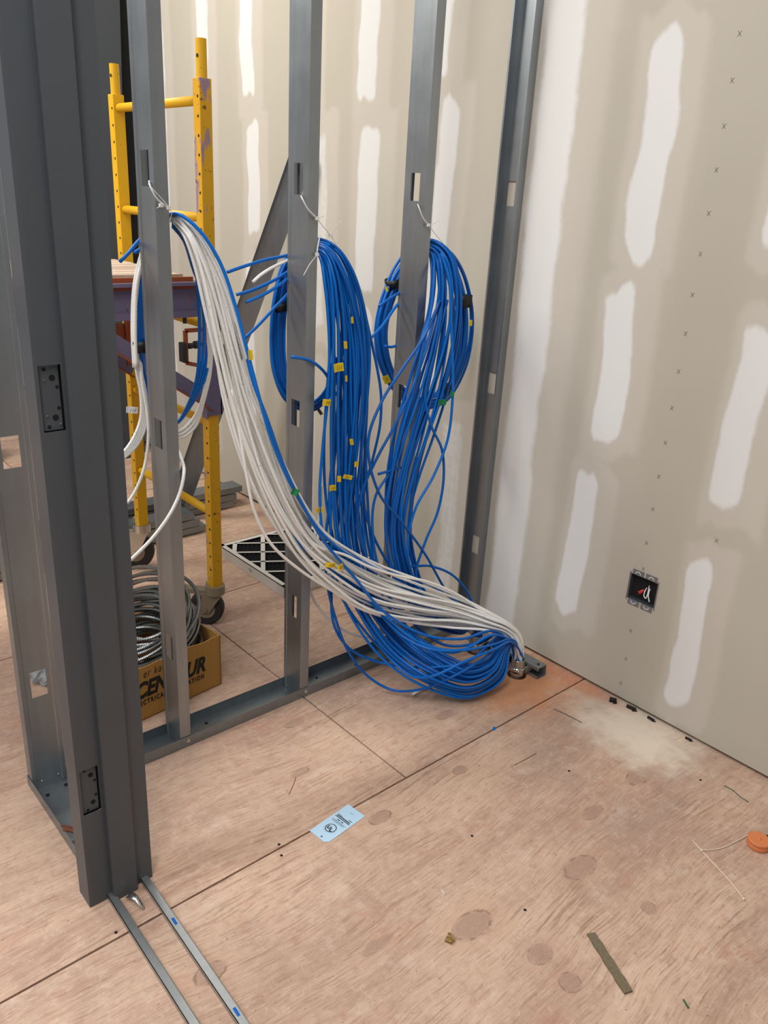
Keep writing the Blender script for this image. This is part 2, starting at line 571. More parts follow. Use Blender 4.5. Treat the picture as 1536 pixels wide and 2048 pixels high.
verts = np.vstack([verts, rim])
faces.append((nb, nb + 1, nb + 2, nb + 3))
me = bpy.data.meshes.new('wall_right')
me.from_pydata([tuple(v) for v in verts], [], faces)
# joint-compound strips over the fixing lines: (y centre, half width, z from, z to, strength)
seg = [(-.408, .055, 1.33, 1.90, 1), (-.405, .055, .80, 1.28, 1), (-.385, .050, .19, .69, .95), (-.43, .05, 2.0, 2.6, 1),
       (-.815, .050, .68, 1.22, 1), (-.795, .045, .04, .57, 1), (-.80, .05, 1.36, 1.95, .9), (-1.21, .05, .1, .6, 1), (-1.21, .05, .7, 1.3, 1),
       (-.085, .085, -.1, 2.9, .85),
       (.36, .055, .75, 1.78, .85), (.40, .05, 1.82, 2.2, .9), (.21, .06, .02, .75, .55),
       (.765, .055, 1.74, 2.3, 1), (.735, .068, 1.10, 1.73, 1), (.745, .065, .15, 1.06, .9),
       (1.13, .05, 1.75, 2.5, .6), (1.03, .05, .9, 1.7, .55), (1.07, .05, .1, .8, .5),
       (1.555, .055, 1.78, 2.5, 1), (1.52, .055, 1.24, 1.74, 1), (1.54, .05, .4, 1.2, .8),
       (1.93, .06, 1.2, 2.6, .9), (1.95, .06, .2, 1.1, .6), (2.34, .06, .3, 2.6, .8), (2.75, .06, .2, 2.6, .8)]
mud = np.zeros_like(YY); halo = np.zeros_like(YY)
for k, (yc, hw, za, zb, s) in enumerate(seg):
    wob = (vnoise(ZZ * 3 + k * 7.1, YY * 2, 100 + k) - .5) * .075
    wob2 = (vnoise(YY * 14 + k * 3, ZZ * 1.5, 300 + k) - .5) * .12
    d = np.abs(YY - yc - wob)
    sm = lambda x, lo, hi: np.clip((hi - x) / (hi - lo), 0, 1)
    ez = np.minimum(np.clip((ZZ - za - wob2) / .05, 0, 1), np.clip((zb + wob2 - ZZ) / .05, 0, 1))
    mud = np.maximum(mud, sm(d, hw * .55, hw * 1.15) * ez * s)
    ez2 = np.minimum(np.clip((ZZ - za + .05 - wob2) / .03, 0, 1), np.clip((zb + .05 + wob2 - ZZ) / .03, 0, 1))
    halo = np.maximum(halo, sm(np.abs(YY - yc + .02 - wob * .5), hw * 1.4, hw * 2.2) * ez2)
for nm, arr in (('mud', mud), ('halo', halo)):
    at_ = me.attributes.new(nm, 'FLOAT', 'POINT')
    at_.data.foreach_set('value', np.concatenate([arr.ravel(), np.zeros(4)]).astype(np.float32))
me.materials.append(WALL); me.update()
wall = bpy.data.objects.new('wall_right', me); COL.objects.link(wall); tag(wall, kind='structure'); WLOC[wall.name] = Vector((0, 0, 0))
# pencilled crosses over the screws
for (y, z) in [(-.604, 1.86), (-.607, 1.761), (-.608, 1.661), (-.609, 1.562), (-.61, 1.46), (-.608, 1.361), (-.607, 1.258), (-.608, 1.157), (-.608, 1.055),
               (-.608, .953), (-.608, .853), (-.607, .752), (-.607, .652), (-.607, .545), (-.612, .462), (-.609, .25), (-.61, .15), (-.608, .06), (-.81, .625), (-.81, 1.30)]:
    mb = MB()
    for s in (-1, 1):
        mb.bar((-.0003, y - .0045, z - .006 * s), (-.0003, y + .0045, z + .006 * s), .0013, .0004, up=(1, 0, 0))
    mb.build('pencil_cross', plain('pencil', srgb(120, 114, 104), .8) if 'pencil' not in bpy.data.materials else bpy.data.materials['pencil'], wall)
# framing behind the board (seen as the dark joint at the floor)
MB().box((.018, -2.7, 0.0), (.085, 3.75, 2.95)).build('wall_core_right', NEARBLACK, kind='structure')

# ---- stud partition along x (front faces at y = 0)
SD = .0860


def stud(name, label, xweb, openx, z0, z1, group, axis='x', org=(0, 0)):
    """C stud; web on xweb, flanges reach 32 mm to openx (+1/-1)"""
    kz = [.305, .895, 1.486, 2.095]
    zl = [z0]
    for k in kz: zl += [k - .036, k + .036]
    zl.append(z1)
    f = .031 * openx; lip = .006
    e = .0008
    prof = [(f, lip + e), (f, e), (0, e), (0, .0105), (.0018 * openx, .0125), (.0018 * openx, .025), (.0018 * openx, .063),
            (.0018 * openx, SD - .0125), (0, SD - .0105), (0, SD - e), (f, SD - e), (f, SD - lip - e)]
    if axis == 'x': pr = [(xweb + a, b) for a, b in prof]
    else: pr = [(org[0] + b, org[1] + a) for a, b in prof]
    mb = MB()
    profile(mb, pr, zl, lambda s, k: s == 5 and k % 2 == 1)
    o = mb.build(name, GALV, None, solid=.0011)
    tag(o, label, 'stud', group)
    return o


GS = 'metal studs of the open partition'
stud('metal_stud', 'galvanized metal stud nearest the door jamb, white cable bundle tied to it', -1.213, 1, .003, 2.75, GS)
stud('metal_stud', 'galvanized metal stud in the middle, thick blue cable bundle tied to it', -.810, 1, .003, 2.75, GS)
stud('metal_stud', 'third galvanized metal stud, between the middle stud and the drywall', -.416, 1, .003, 2.75, GS)
stud('metal_stud', 'dark galvanized stud fixed flat against the drywall with white rectangular holes', -.002, -1, .003, 2.75, GS)
stud('metal_stud', 'metal stud beside the grey door jamb, floor visible through its knockouts', 0, 1, .003, 2.75, GS, 'y', (-1.588, .070))


def screw(parent, p, nrm, r=.0045):
    p = Vector(p); n = Vector(nrm)
    MB().cyl(p, p + n * .0016, r, 12, r2=r * .75).build('screw', CHROME, parent)


def track(name, label, a0, a1, axis, org, zt=.032, flip=False):
    mb = MB()
    e = .0012
    if axis == 'x':
        pr = [(-e, zt), (-e, 0), (SD + e, 0), (SD + e, zt)]
        vs = [(a, y + org, z) for a in (a0, a1) for (y, z) in pr]
    else:
        pr = [(-e, zt), (-e, 0), (SD + e, 0), (SD + e, zt)]
        vs = [(x + org, a, z) for a in (a0, a1) for (x, z) in pr]
    mb.add(vs, [(i, i + 1, i + 5, i + 4) for i in range(3)])
    o = mb.build(name, GALV_D, None, solid=.0011)
    o.location.z += .001 if not flip else 0
    return tag(o, label, 'track')


ft = track('floor_track', 'galvanized floor track under the cable-hung studs', -1.492, -.001, 'x', 0.0)
for x in (-1.19, -.787, -.40): screw(ft, (x, -.0017, .017), (0, -1, 0), .006)
for x, y in ((-1.10, .06), (-.70, .06), (-1.38, .03), (-.55, .045)):
    MB().cyl((x, y, .0014), (x, y, .0022), .0045, 12).build('fastener_hole', HOLE, ft)
dt = track('floor_track', 'galvanized floor track between the door jamb and the left stud', -.335, .105, 'y', -1.588)
for x, y in ((-1.565, .035), (-1.515, .045), (-1.53, -.10)):
    MB().cyl((x, y, .0014), (x, y, .0022), .005, 12).build('fastener_hole', HOLE, dt)
for x in (-1.565, -1.523): screw(dt, (x, .0698, .022), (0, -1, 0), .0035)
tt = MB().add([(a, y, z) for a in (-1.492, -.001) for (y, z) in ((-.0012, 2.72), (-.0012, 2.752), (SD + .0012, 2.752), (SD + .0012, 2.72))], [(0, 1, 5, 4), (1, 2, 6, 5), (2, 3, 7, 6)]).build('top_track', GALV_D, solid=.0011)
tag(tt, 'galvanized head track above the stud partition', 'track')

# ---- hollow metal door jamb
jm = thing('door_jamb', 'dark grey steel door jamb with two hinge cutouts', 'door frame', (-1.55, -.345, 0))
HZ = [(.243, .354), (1.055, 1.168), (1.87, 1.983)]
zl = [0.0]
for a, b in HZ: zl += [a, b]
zl.append(2.14)
XJ0, XJ1, XS0, XS1 = -1.620, -1.479, -1.571, -1.520
pr = [(XJ0 + .014, -.308), (XJ0, -.308), (XJ0, -.362), (XJ0 + .006, -.3625), (XJ0 + .043, -.3625), (XS0, -.3625), (XS0, -.379), (XS1, -.379), (XS1, -.3655),
      (XJ1, -.3655), (XJ1, -.308), (XJ1 - .014, -.308)]
mb = MB()
profile(mb, pr, zl, lambda s, k: s == 3 and k % 2 == 1)
mb.build('jamb_profile', JAMB, jm, solid=.0016)
for a, b in HZ:
    MB().box((XJ0 + .002, -.3520, a - .008), (XJ0 + .048, -.3400, b + .008)).build('hinge_gap_shade', HOLE, jm)  # dark box added to put shade in the gaps round the hinge plate
    hp = MB().box((XJ0 + .0085, -.3570, a + .001), (XJ0 + .0405, -.3522, b - .001)).build('hinge_plate', JAMB, jm)
    cx = XJ0 + .0255; cz = (a + b) / 2
    for dx, dz, r in ((.004, -.034, .0052), (.004, .034, .0052), (-.008, -.049, .003), (.011, -.018, .003), (.011, .018, .003), (-.008, .049, .003)):
        MB().cyl((cx + dx, -.3569, cz + dz), (cx + dx, -.3576, cz + dz), r, 14).build('screw_hole', HOLE, hp)
    for dx, dz in ((.012, -.047), (-.009, -.031), (-.009, .030), (.011, .048)):
        MB().cyl((cx + dx, -.3569, cz + dz), (cx + dx, -.3580, cz + dz), .0028, 10, r2=.0015).build('weld_dimple', JAMB, hp)
MB().box((-1.44 - .165, -.3050, 2.11), (-1.45, -.3045, 2.12)).build('anchor_strap', JAMB, jm)

# ---- spreader bars on the floor across the door opening
for (p0, p1, lab) in (((-1.575, -.345), (-1.590, -1.30), 'galvanized spreader bar on the floor at the hinge side of the jamb'),
                      ((-1.499, -.352), (-1.522, -1.30), 'galvanized spreader bar with blue marks on the floor at the inner edge of the jamb')):
    pp, qq = Vector((*p0, .0)), Vector((*p1, .0))
    d = (qq - pp).normalized(); sd = Vector((d.y, -d.x, 0)) * -1
    mb = MB()
    hw = .0075
    for off0, off1, z0, z1 in ((-hw, hw, .0105, .012), (-hw, -hw + .0015, 0.0, .012)):
        mb.add([pp + sd * off0 + Vector((0, 0, z0)), pp + sd * off1 + Vector((0, 0, z0)), qq + sd * off1 + Vector((0, 0, z0)), qq + sd * off0 + Vector((0, 0, z0)),
                pp + sd * off0 + Vector((0, 0, z1)), pp + sd * off1 + Vector((0, 0, z1)), qq + sd * off1 + Vector((0, 0, z1)), qq + sd * off0 + Vector((0, 0, z1))],
               [(0, 3, 2, 1), (4, 5, 6, 7), (0, 1, 5, 4), (1, 2, 6, 5), (2, 3, 7, 6), (3, 0, 4, 7)])
    mb.add([], [])
    # rolled outer edge
    mb.cyl(pp + sd * hw + Vector((0, 0, .0085)), qq + sd * hw + Vector((0, 0, .0085)), .0035, 10)
    b = tag(mb.build('spreader_bar', BAR), lab, 'metal bar', 'spreader bars across the door opening')
    if 'blue' in lab:
        for t in (.17, .44):
            c = pp.lerp(qq, t)
            MB().bar(c + Vector((.002, .008, .0122)), c + Vector((.001, -.012, .0122)), .006, .0004).build('marker_stripe', BLUEC3, b)

# ================================================================== CABLES
RC = .0042
PATHS = []   # (object, Nx3 path)


def cable(ctrl, mat, label, group=None, r=RC, name='data_cable', step=.013, n=8):
    P = spline(ctrl, step)
    P[:, 2] = np.where(P[:, 2] < r + .0006, np.where(np.arange(len(P)) < 12, P[:, 2], r + .0006), P[:, 2])
    o = MB().tube(P, r, n).build(name, mat, smooth=True)
    tag(o, label, 'cable', group)
    PATHS.append((o, P))
    return o


def bundle(world0, ctl, count, mats, label, group, endf, seed, rad0=.014):
    """ctl: (px, py, depth y, half width px, half depth m). endf(i)->number of controls used"""
    rg = np.random.default_rng(seed)
    C = np.array([c[:5] for c in ctl], float)
    T = np.gradient(C[:, :2], axis=0); T /= np.linalg.norm(T, axis=1)[:, None]
    Nrm = np.stack([-T[:, 1], T[:, 0]], -1)
    K = len(C)
    for i in range(count):
        ang = i * 2.399963; rr = math.sqrt((i + .5) / count)
        u, v = math.cos(ang) * rr, math.sin(ang) * rr
        ph = rg.random(4) * 6.28; am = rg.normal(0, .20, 2)
        pts = [np.array(wp) + np.array([u * rad0, v * rad0, 0]) for wp in world0]
        k1 = endf(i, rg)
        for k in range(min(k1, K)):
            s = k / 5.0
            uu = np.clip(u * 1.12 + am[0] * math.sin(s * 2.1 + ph[0]) + .13 * math.sin(s * 4.7 + ph[1]), -1.1, 1.1)
            vv = np.clip(v * 1.12 + am[1] * math.sin(s * 1.9 + ph[2]) + .12 * math.sin(s * 4.1 + ph[3]), -1.1, 1.1)
            px = C[k, 0] + Nrm[k, 0] * uu * C[k, 3]
            py = C[k, 1] + Nrm[k, 1] * uu * C[k, 3]
            y = C[k, 2] + vv * C[k, 4]
            q = at(px, py, y=y)
            if q[2] < .006: q = at(px, py, z=.006 + .002 * (i % 3))
            pts.append(q)
        cable(pts, mats[int(rg.integers(len(mats)))], label, group)


C1 = (-.152, -.316); C2 = (-.152, -.222); C3 = (-.152, -.128)
# --- white bundle: conduit -> floor arc -> first stud
Wc = [(1037, 1290, -.315, 8, .012), (1031, 1273, -.305, 9, .013), (1012, 1256, -.29, 11, .015), (980, 1243, -.265, 17, .02), (925, 1224, -.215, 25, .025),
      (840, 1205, -.16, 38, .03), (755, 1181, -.115, 44, .03), (685, 1143, -.09, 40, .025), (622, 1093, -.075, 36, .022), (577, 1030, -.068, 35, .02),
      (538, 955, -.058, 35, .02), (507, 875, -.05, 34, .02), (480, 790, -.042, 31, .02), (457, 700, -.035, 28, .02), (434, 607, -.03, 24, .018),
      (410, 527, -.022, 19, .016), (382, 466, -.006, 13, .014), (352, 436, .035, 9, .012), (322, 447, .115, 9, .012), (294, 500, .135, 7, .010),
      (275, 565, .135, 5, .012), (270, 650, .135, 5, .012), (272, 735, .135, 4, .01)]
bundle([(*C1, -.03), (*C1, .03), (*C1, .062)], Wc, 23, [WHITEC], 'white data cable in the bundle sweeping from floor conduit to stud beside the jamb',
       'white cables in the long sweeping bundle', lambda i, r: 23 if i % 3 == 0 else (20 if i % 3 == 1 else 18), 3)
# --- thick blue bundle: conduit -> floor loop -> middle stud -> coil
Bw = [(*C2, -.03), (*C2, .04), (-.152, -.226, .085), (-.155, -.245, .118), (-.163, -.283, .128)]
Bc = [(1008, 1300, -.325, 10, .02), (990, 1340, -.35, 24, .02), (938, 1364, -.335, 34, .02), (868, 1342, -.255, 36, .03), (803, 1298, -.145, 36, .03), (750, 1235, -.085, 36, .03),
      (714, 1165, -.05, 38, .028), (696, 1090, -.03, 42, .028), (690, 1000, -.02, 46, .028), (693, 900, -.012, 46, .028), (697, 800, -.008, 43, .028),
      (698, 700, 0.0, 39, .026), (690, 612, 0.004, 33, .024), (675, 545, .012, 26, .022), (657, 507, .035, 18, .018), (632, 494, .085, 15, .014),
      (603, 504, .125, 14, .012), (580, 535, .14, 14, .012), (561, 600, .142, 12, .012), (555, 680, .142, 12, .012), (561, 745, .142, 12, .012), (583, 795, .14, 11, .012), (622, 812, .125, 10, .012),
      (656, 783, .085, 8, .012), (674, 715, .06, 8, .01)]
bundle(Bw, Bc, 30, [BLUEC, BLUEC2, BLUEC, BLUEC3], 'blue data cable in the thick bundle hanging beside the middle stud',
       'blue cables in the thick middle bundle', lambda i, r: 25 if i % 3 != 1 else 17, 5)
# --- blue bundle on the stud nearest the wall
Dw = [(*C3, -.03), (*C3, .04), (-.155, -.13, .085), (-.175, -.135, .125)]
Dc = [(930, 1258, -.135, 10, .015), (880, 1243, -.11, 16, .02), (838, 1205, -.085, 24, .02), (812, 1155, -.065, 28, .02), (797, 1095, -.055, 30, .02), (795, 1025, -.05, 31, .022), (808, 945, -.045, 32, .022),
      (829, 865, -.042, 35, .022), (853, 785, -.038, 36, .022), (875, 700, -.032, 34, .022), (890, 620, -.022, 29, .022), (891, 560, -.012, 25, .02),
      (881, 513, .012, 19, .018), (861, 495, .055, 14, .016), (834, 503, .11, 13, .012), (806, 535, .14, 13, .012), (777, 595, .142, 14, .012), (762, 660, .142, 15, .014),
      (770, 725, .142, 14, .012), (795, 775, .142, 12, .012), (832, 805, .13, 11, .012), (880, 795, .11, 12, .012), (914, 735, .09, 15, .014), (926, 650, .075, 18, .014), (917, 570, .06, 16, .012), (893, 515, .04, 12, .01), (868, 494, .05, 9, .01)]
bundle(Dw, Dc, 22, [BLUEC, BLUEC2, BLUEC3, BLUEC], 'blue data cable in the bundle looped over the stud nearest the drywall',
       'blue cables in the bundle nearest the drywall', lambda i, r: 27 if i % 5 < 3 else 15, 9)


def pc(pts, **k): return [at(p[0], p[1], y=p[2]) if len(p) == 3 else np.array(p[1:4]) for p in pts]


W = lambda x, y, z: ('w', x, y, z)
c1 = lambda dx, dy: [W(C1[0] + dx, C1[1] + dy, -.03), W(C1[0] + dx, C1[1] + dy, .03), W(C1[0] + dx, C1[1] + dy, .06)]
# --- single blue strands with their own paths
blue_runs = [
    ('blue data cable running along the upper edge of the white bundle, yellow flag halfway',
     c1(.0, .012) + [(1030, 1285, -.29), (990, 1256, -.27), (930, 1215, -.21), (860, 1170, -.15), (760, 1140, -.12), (690, 1105, -.10), (640, 1062, -.09), (590, 985, -.09), (545, 885, -.085), (520, 800, -.08), (497, 712, -.07), (470, 610, -.06), (440, 525, -.05), (400, 462, -.035), (365, 432, -.01), (338, 430, .05), (315, 450, .12), (290, 490, .14), (270, 505, .12)]),
    ('blue data cable crossing the middle stud with a green tape flag',
     c1(-.012, .01) + [(1022, 1288, -.30), (985, 1262, -.30), (920, 1278, -.30), (850, 1270, -.24), (770, 1225, -.17), (705, 1150, -.13), (650, 1085, -.11), (600, 1000, -.10), (565, 925, -.09), (535, 840, -.085), (505, 760, -.07), (490, 700, -.05), (462, 620, -.02), (432, 560, .01)]),
    ('blue data cable just left of the middle stud, dipping behind the white bundle',
     c1(-.01, -.01) + [(1028, 1290, -.32), (985, 1270, -.32), (920, 1300, -.31), (840, 1285, -.24), (740, 1205, -.12), (640, 1120, -.05), (600, 1090, -.03), (570, 1030, -.035), (545, 950, -.035), (518, 880, -.035), (500, 820, -.03), (480, 740, -.02)]),
    ('blue data cable making the widest loop over the floor track below the middle stud',
     c1(-.012, 0.0) + [(1030, 1286, -.32), (1000, 1292, -.345), (960, 1322, -.36), (900, 1356, -.32), (845, 1378, -.25), (785, 1380, -.16), (735, 1352, -.10), (695, 1300, -.07), (672, 1240, -.05), (655, 1170, -.03), (650, 1090, -.02), (662, 990, -.01), (672, 890, .01), (690, 790, .03)]),
    ('blue data cable dropping steeply onto the floor track beside the middle stud',
     [W(*C2, -.03), W(*C2, .05), W(-.16, -.24, .12)] + [(985, 1282, -.30), (930, 1325, -.33), (850, 1335, -.24), (760, 1325, -.10), (700, 1298, -.06), (668, 1250, -.045), (663, 1180, -.03), (672, 1090, -.01), (680, 990, 0), (676, 900, 0.01), (684, 800, .02)]),
    ('blue data cable arching over the top of the white bundle against the corner stud',
     [W(*C3, -.03), W(*C3, .04), W(-.148, -.13, .10)] + [(948, 1218, -.12), (935, 1185, -.11), (905, 1150, -.09), (860, 1132, -.07), (815, 1130, -.06), (795, 1100, -.05), (800, 1000, -.05), (830, 880, -.05)]),
    ('blue data cable crossing diagonally from the middle bundle down to the corner stud',
     [W(*C3, -.03), W(*C3, .04), W(-.16, -.14, .10)] + [(925, 1215, -.12), (895, 1185, -.11), (850, 1108, -.10), (800, 1040, -.09), (760, 990, -.085), (738, 920, -.08), (738, 870, -.075), (765, 800, -.07), (800, 745, -.06), (850, 670, -.05), (880, 600, -.04)]),
    ('blue data cable bowing far right of the stud nearest the drywall',
     [W(*C3, -.03), W(*C3, .04), W(-.17, -.135, .11)] + [(905, 1232, -.12), (850, 1190, -.09), (832, 1150, -.08), (850, 1085, -.08), (875, 1025, -.08), (887, 960, -.08), (884, 900, -.08), (862, 850, -.075), (850, 790, -.06), (870, 700, -.05), (895, 600, -.03)]),
    ('blue data cable hanging straight down with a green tape end near the drywall',
     [W(*C3, -.03), W(*C3, .04), W(-.17, -.145, .11)] + [(890, 1225, -.14), (840, 1180, -.10), (815, 1100, -.09), (830, 1020, -.09), (868, 950, -.09), (895, 880, -.085), (905, 800, -.08), (905, 720, -.07), (902, 640, -.055), (898, 560, -.04), (882, 505, -.01)]),
    ('blue data cable slanting down left across the third stud toward the middle bundle',
     [W(*C2, -.03), W(*C2, .05), W(-.165, -.23, .12)] + [(960, 1285, -.26), (890, 1290, -.20), (810, 1230, -.12), (745, 1140, -.07), (716, 1060, -.05), (722, 990, -.05), (752, 920, -.055), (790, 850, -.06), (825, 775, -.06), (855, 690, -.05), (878, 600, -.035)]),
    ('blue data cable slanting across the third stud just right of its neighbour',
     [W(*C2, -.03), W(*C2, .05), W(-.165, -.235, .125)] + [(965, 1280, -.27), (900, 1305, -.24), (820, 1260, -.14), (762, 1150, -.08), (745, 1060, -.065), (752, 990, -.06), (790, 930, -.06), (815, 860, -.065), (845, 770, -.06), (868, 680, -.05), (884, 600, -.035)]),
    ('blue data cable leaving the middle bundle in front of the third stud coil',
     [W(*C3, -.03), W(*C3, .04), W(-.17, -.14, .12)] + [(900, 1240, -.13), (840, 1205, -.10), (772, 1120, -.06), (735, 1040, -.03), (728, 985, -.02), (745, 920, -.02), (760, 850, -.02), (762, 790, -.02), (755, 740, -.01), (742, 680, 0), (728, 620, 0), (712, 560, .005), (690, 515, .015), (660, 485, .035)]),
    ('blue data cable in the lower arc rising straight across to the white conduit',
     c1(.008, -.01) + [(1026, 1280, -.325), (985, 1290, -.345), (930, 1300, -.34), (860, 1298, -.28), (800, 1268, -.19), (745, 1205, -.11), (715, 1130, -.06), (705, 1040, -.045), (700, 950, -.04)]),
    ('blue data cable crossing the lower arc from the floor up to the white conduit',
     c1(.004, -.012) + [(1024, 1284, -.335), (985, 1300, -.36), (925, 1325, -.36), (865, 1352, -.31), (820, 1350, -.23), (770, 1305, -.14), (735, 1240, -.10), (712, 1160, -.065), (680, 1080, -.05), (668, 980, -.045)]),
]
for lab, pts in blue_runs: cable(pc(pts), random.choice([BLUEC, BLUEC2, BLUEC3]), lab)
white_runs = [
    ('white data cable crossing over the other white cables in front of the middle stud',
     c1(.01, .008) + [(1030, 1282, -.30), (985, 1240, -.27), (925, 1195, -.22), (860, 1165, -.18), (790, 1150, -.15), (735, 1132, -.13), (690, 1110, -.11), (640, 1095, -.10), (600, 1060, -.09), (560, 985, -.075), (525, 900, -.06)]),
    ('white data cable bulging lowest left below the white bundle',
     c1(-.008, .01) + [(1025, 1285, -.30), (980, 1262, -.29), (900, 1255, -.22), (800, 1240, -.15), (700, 1200, -.11), (600, 1140, -.085), (540, 1085, -.075), (508, 1020, -.07), (493, 950, -.065), (480, 870, -.06), (462, 780, -.05)]),
    ('white data cable drooping in a slack loop right of the middle stud',
     [(790, 1265, .03), (740, 1275, .02), (690, 1262, .03), (645, 1225, .05), (620, 1180, .06), (616, 1130, .08), (626, 1090, .10), (640, 1030, .13), (642, 970, .14)]),
    ('white data cable lying on the floor under the blue loops', [W(-.52, -.20, .006), W(-.42, -.19, .006), W(-.33, -.16, .006), W(-.25, -.14, .006)]),
]
for lab, pts in white_runs: cable(pc(pts), WHITEC, lab)
# --- coil at the first stud: blue and white turns, tails to the left
for i in range(4):
    dx = i * 4.5; dy = i * .006
    cable(pc([(346, 444 + i * 3, .04), (368, 475 + i * 2, .03 + dy), (392 - dx * .2, 545, .03 + dy), (402 + i * 8 - 4, 620, .035 + dy), (403 + i * 8 - 4, 690, .045 + dy), (393 + i * 5, 760, .06), (375 + i * 2, 812, .085),
              (350, 848, .12), (318, 838 + i * 3, .14), (296 - dx * .3, 775, .14 + dy), (279 + dx * .6, 690, .128 + dy), (279 + dx * .6, 600, .128 + dy), (294, 520, .125), (322, 470, .12)]), (BLUEC, BLUEC2)[i % 2],
          'blue data cable in the small coil behind the stud beside the jamb', 'blue turns of the jamb-side coil')
for i in range(3):
    cable(pc([(348, 440, .04), (380, 480 + i * 4, .03), (407 + i * 3, 560, .04), (416 + i * 3, 650, .05), (415 + i * 3, 740, .06), (404 + i * 2, 800, .07), (386 + i * 2, 838 + i * 8, .09), (360, 862 + i * 7, .11),
              (335, 862, .13), (312, 820, .14), (292, 760, .15)]), WHITEC, 'white data cable curling below the small coil right of the jamb-side stud', 'white turns of the jamb-side coil')
for i in range(4):
    cable(pc([(322, 450, .11), (294, 500 + i * 2, .13), (275, 570, .135), (266 + i * 3, 660, .135), (273 + i * 3, 740, .135), (282 + i * 3, 790, .135), (281 + i * 4, 840, .13), (262 + i * 5, 885, .12), (236 + i * 4, 915, .11), (205, 935, .10)]), WHITEC,
          'white data cable tail curving left behind the door jamb', 'white tails beside the jamb')
cable(pc([(281, 690, .135), (284, 760, .13), (294, 820, .12), (297, 870, .11), (290, 930, .10), (274, 975, .09), (256, 1004, .08), (236, 1020, .07)]), WHITEC, 'white data cable tail hanging alone left of the jamb-side stud')
cable(pc([(350, 885, .14), (362, 915, .06), (368, 945, -.012), (360, 985, -.025), (340, 1028, -.035), (310, 1070, -.04), (280, 1102, -.05), (255, 1125, -.06), (235, 1140, -.06)]), WHITEC, 'white data cable tail crossing in front of the jamb-side stud')
tails = [('blue cable end poking up left above the scaffold deck', [(330, 455, .10), (300, 465, .12), (277, 482, .10), (258, 505, .08), (240, 523, .07)], BLUEC2),
         ('topmost blue cable end sticking out left of the middle stud', [(600, 500, .12), (572, 511, .11), (530, 520, .09), (490, 532, .08), (455, 544, .07)], BLUEC),
         ('blue cable end second from the top left of the middle stud', [(605, 520, .12), (572, 546, .10), (535, 567, .08), (500, 582, .07), (474, 589, .06)], BLUEC),
         ('bright blue cable end third from the top left of the middle stud', [(605, 530, .12), (572, 560, .09), (540, 582, .07), (515, 595, .06), (493, 604, .05)], BLUEC2),
         ('lowest blue cable end slanting down left of the middle stud', [(600, 560, .12), (572, 592, .10), (545, 620, .09), (515, 652, .08), (490, 676, .07)], BLUEC),
         ('short white cable end among the blue ends left of the middle stud', [(600, 505, .12), (572, 522, .10), (545, 535, .085), (520, 551, .075), (506, 564, .07)], WHITEC),
         ('blue cable end curling across the front of the middle stud', [(672, 790, .03), (660, 762, .01), (645, 740, -.01), (622, 722, -.025), (600, 716, -.03), (583, 714, -.03)], BLUEC2),
         ('blue cable end pointing left out of the coil by the third stud', [(815, 590, .12), (790, 615, .08), (770, 645, .06), (750, 668, .05), (734, 683, .05)], BLUEC2),
         ('short blue cable end lying over the coil by the third stud', [(815, 575, .10), (795, 588, .08), (775, 600, .07), (757, 614, .07)], BLUEC),
         ('small blue cable end curling inside the coil by the third stud', [(812, 668, .11), (797, 688, .09), (783, 694, .085), (770, 692, .085)], BLUEC2),
         ('short blue cable end at mid height left of the third bundle', [(800, 935, -.05), (783, 941, -.06), (768, 945, -.065), (757, 948, -.065)], BLUEC3)]
for lab, pts, m in tails: cable(pc(pts), m, lab, n=10)

# --- tape flags stuck on the cables
ALLP = [(o, P, proj(P)) for (o, P) in PATHS if len(P) > 8]


def flag(px, py, wpx, hpx, mat, rot=0.0, only=None, ink=True):
    best = None
    for (o, P, q) in ALLP:
        if only and only not in o['label']: continue
        d = np.hypot(q[:, 0] - px, q[:, 1] - py)
        k = d.argmin()
        dep = (P[k] - CAM_LOC) @ _f
        sc = d[k] + (dep * 6)
        if best is None or sc < best[0]: best = (sc, o, P[k], dep)
    _, o, p, dep = best
    if only: dep = dep
    near = min(((P[np.hypot(q[:, 0] - px, q[:, 1] - py) < 10] - CAM_LOC) @ _f).min() for (_, P, q) in ALLP if (np.hypot(q[:, 0] - px, q[:, 1] - py) < 10).any()) if any((np.hypot(q[:, 0] - px, q[:, 1] - py) < 10).any() for (_, P, q) in ALLP) else dep
    dep = min(dep, near) - .006
    cpos = CAM_LOC + ray(px, py) * dep
    m = dep / FPX
    c, s = math.cos(rot), math.sin(rot)
    ex = Vector((math.cos(.25), -math.sin(.25), 0)); ez = Vector((0, 0, 1)); nn = Vector((-math.sin(.25), -math.cos(.25), 0))
    a = ex * c + ez * s; b = -ex * s + ez * c
    cp = Vector(cpos)
    mb = MB()
    nseg = 5
    vs = []
    for k in range(nseg + 1):
        t = k / nseg - .5
        bow = .0025 * math.sin(t * 5 + px)
        for sgn in (-.5, .5):
            vs.append(cp + a * (t * wpx * m) + b * (sgn * hpx * m) + nn * bow)
    mb.add(vs, [(2 * k, 2 * k + 2, 2 * k + 3, 2 * k + 1) for k in range(nseg)])
    # wrap round the cable
    f = mb.build('tape_flag', mat, o, solid=.0008)
    tag(f, 'green tape flag' if mat is GTAPE else ('white paper flag' if mat is WHITEP else 'yellow tape flag'))
    if ink and wpx > 11:
        mi = MB()
        for q in range(3):
            t = -.2 + q * .2
            p0 = cp + a * (t * wpx * m) + b * (-.25 * hpx * m) + nn * .0036
            p1 = cp + a * ((t + .12) * wpx * m) + b * (.28 * hpx * m) + nn * .0036
            mi.bar(p0, p1, .0009, .0003, up=nn)
        mi.build('ink_scribble', INK, f)


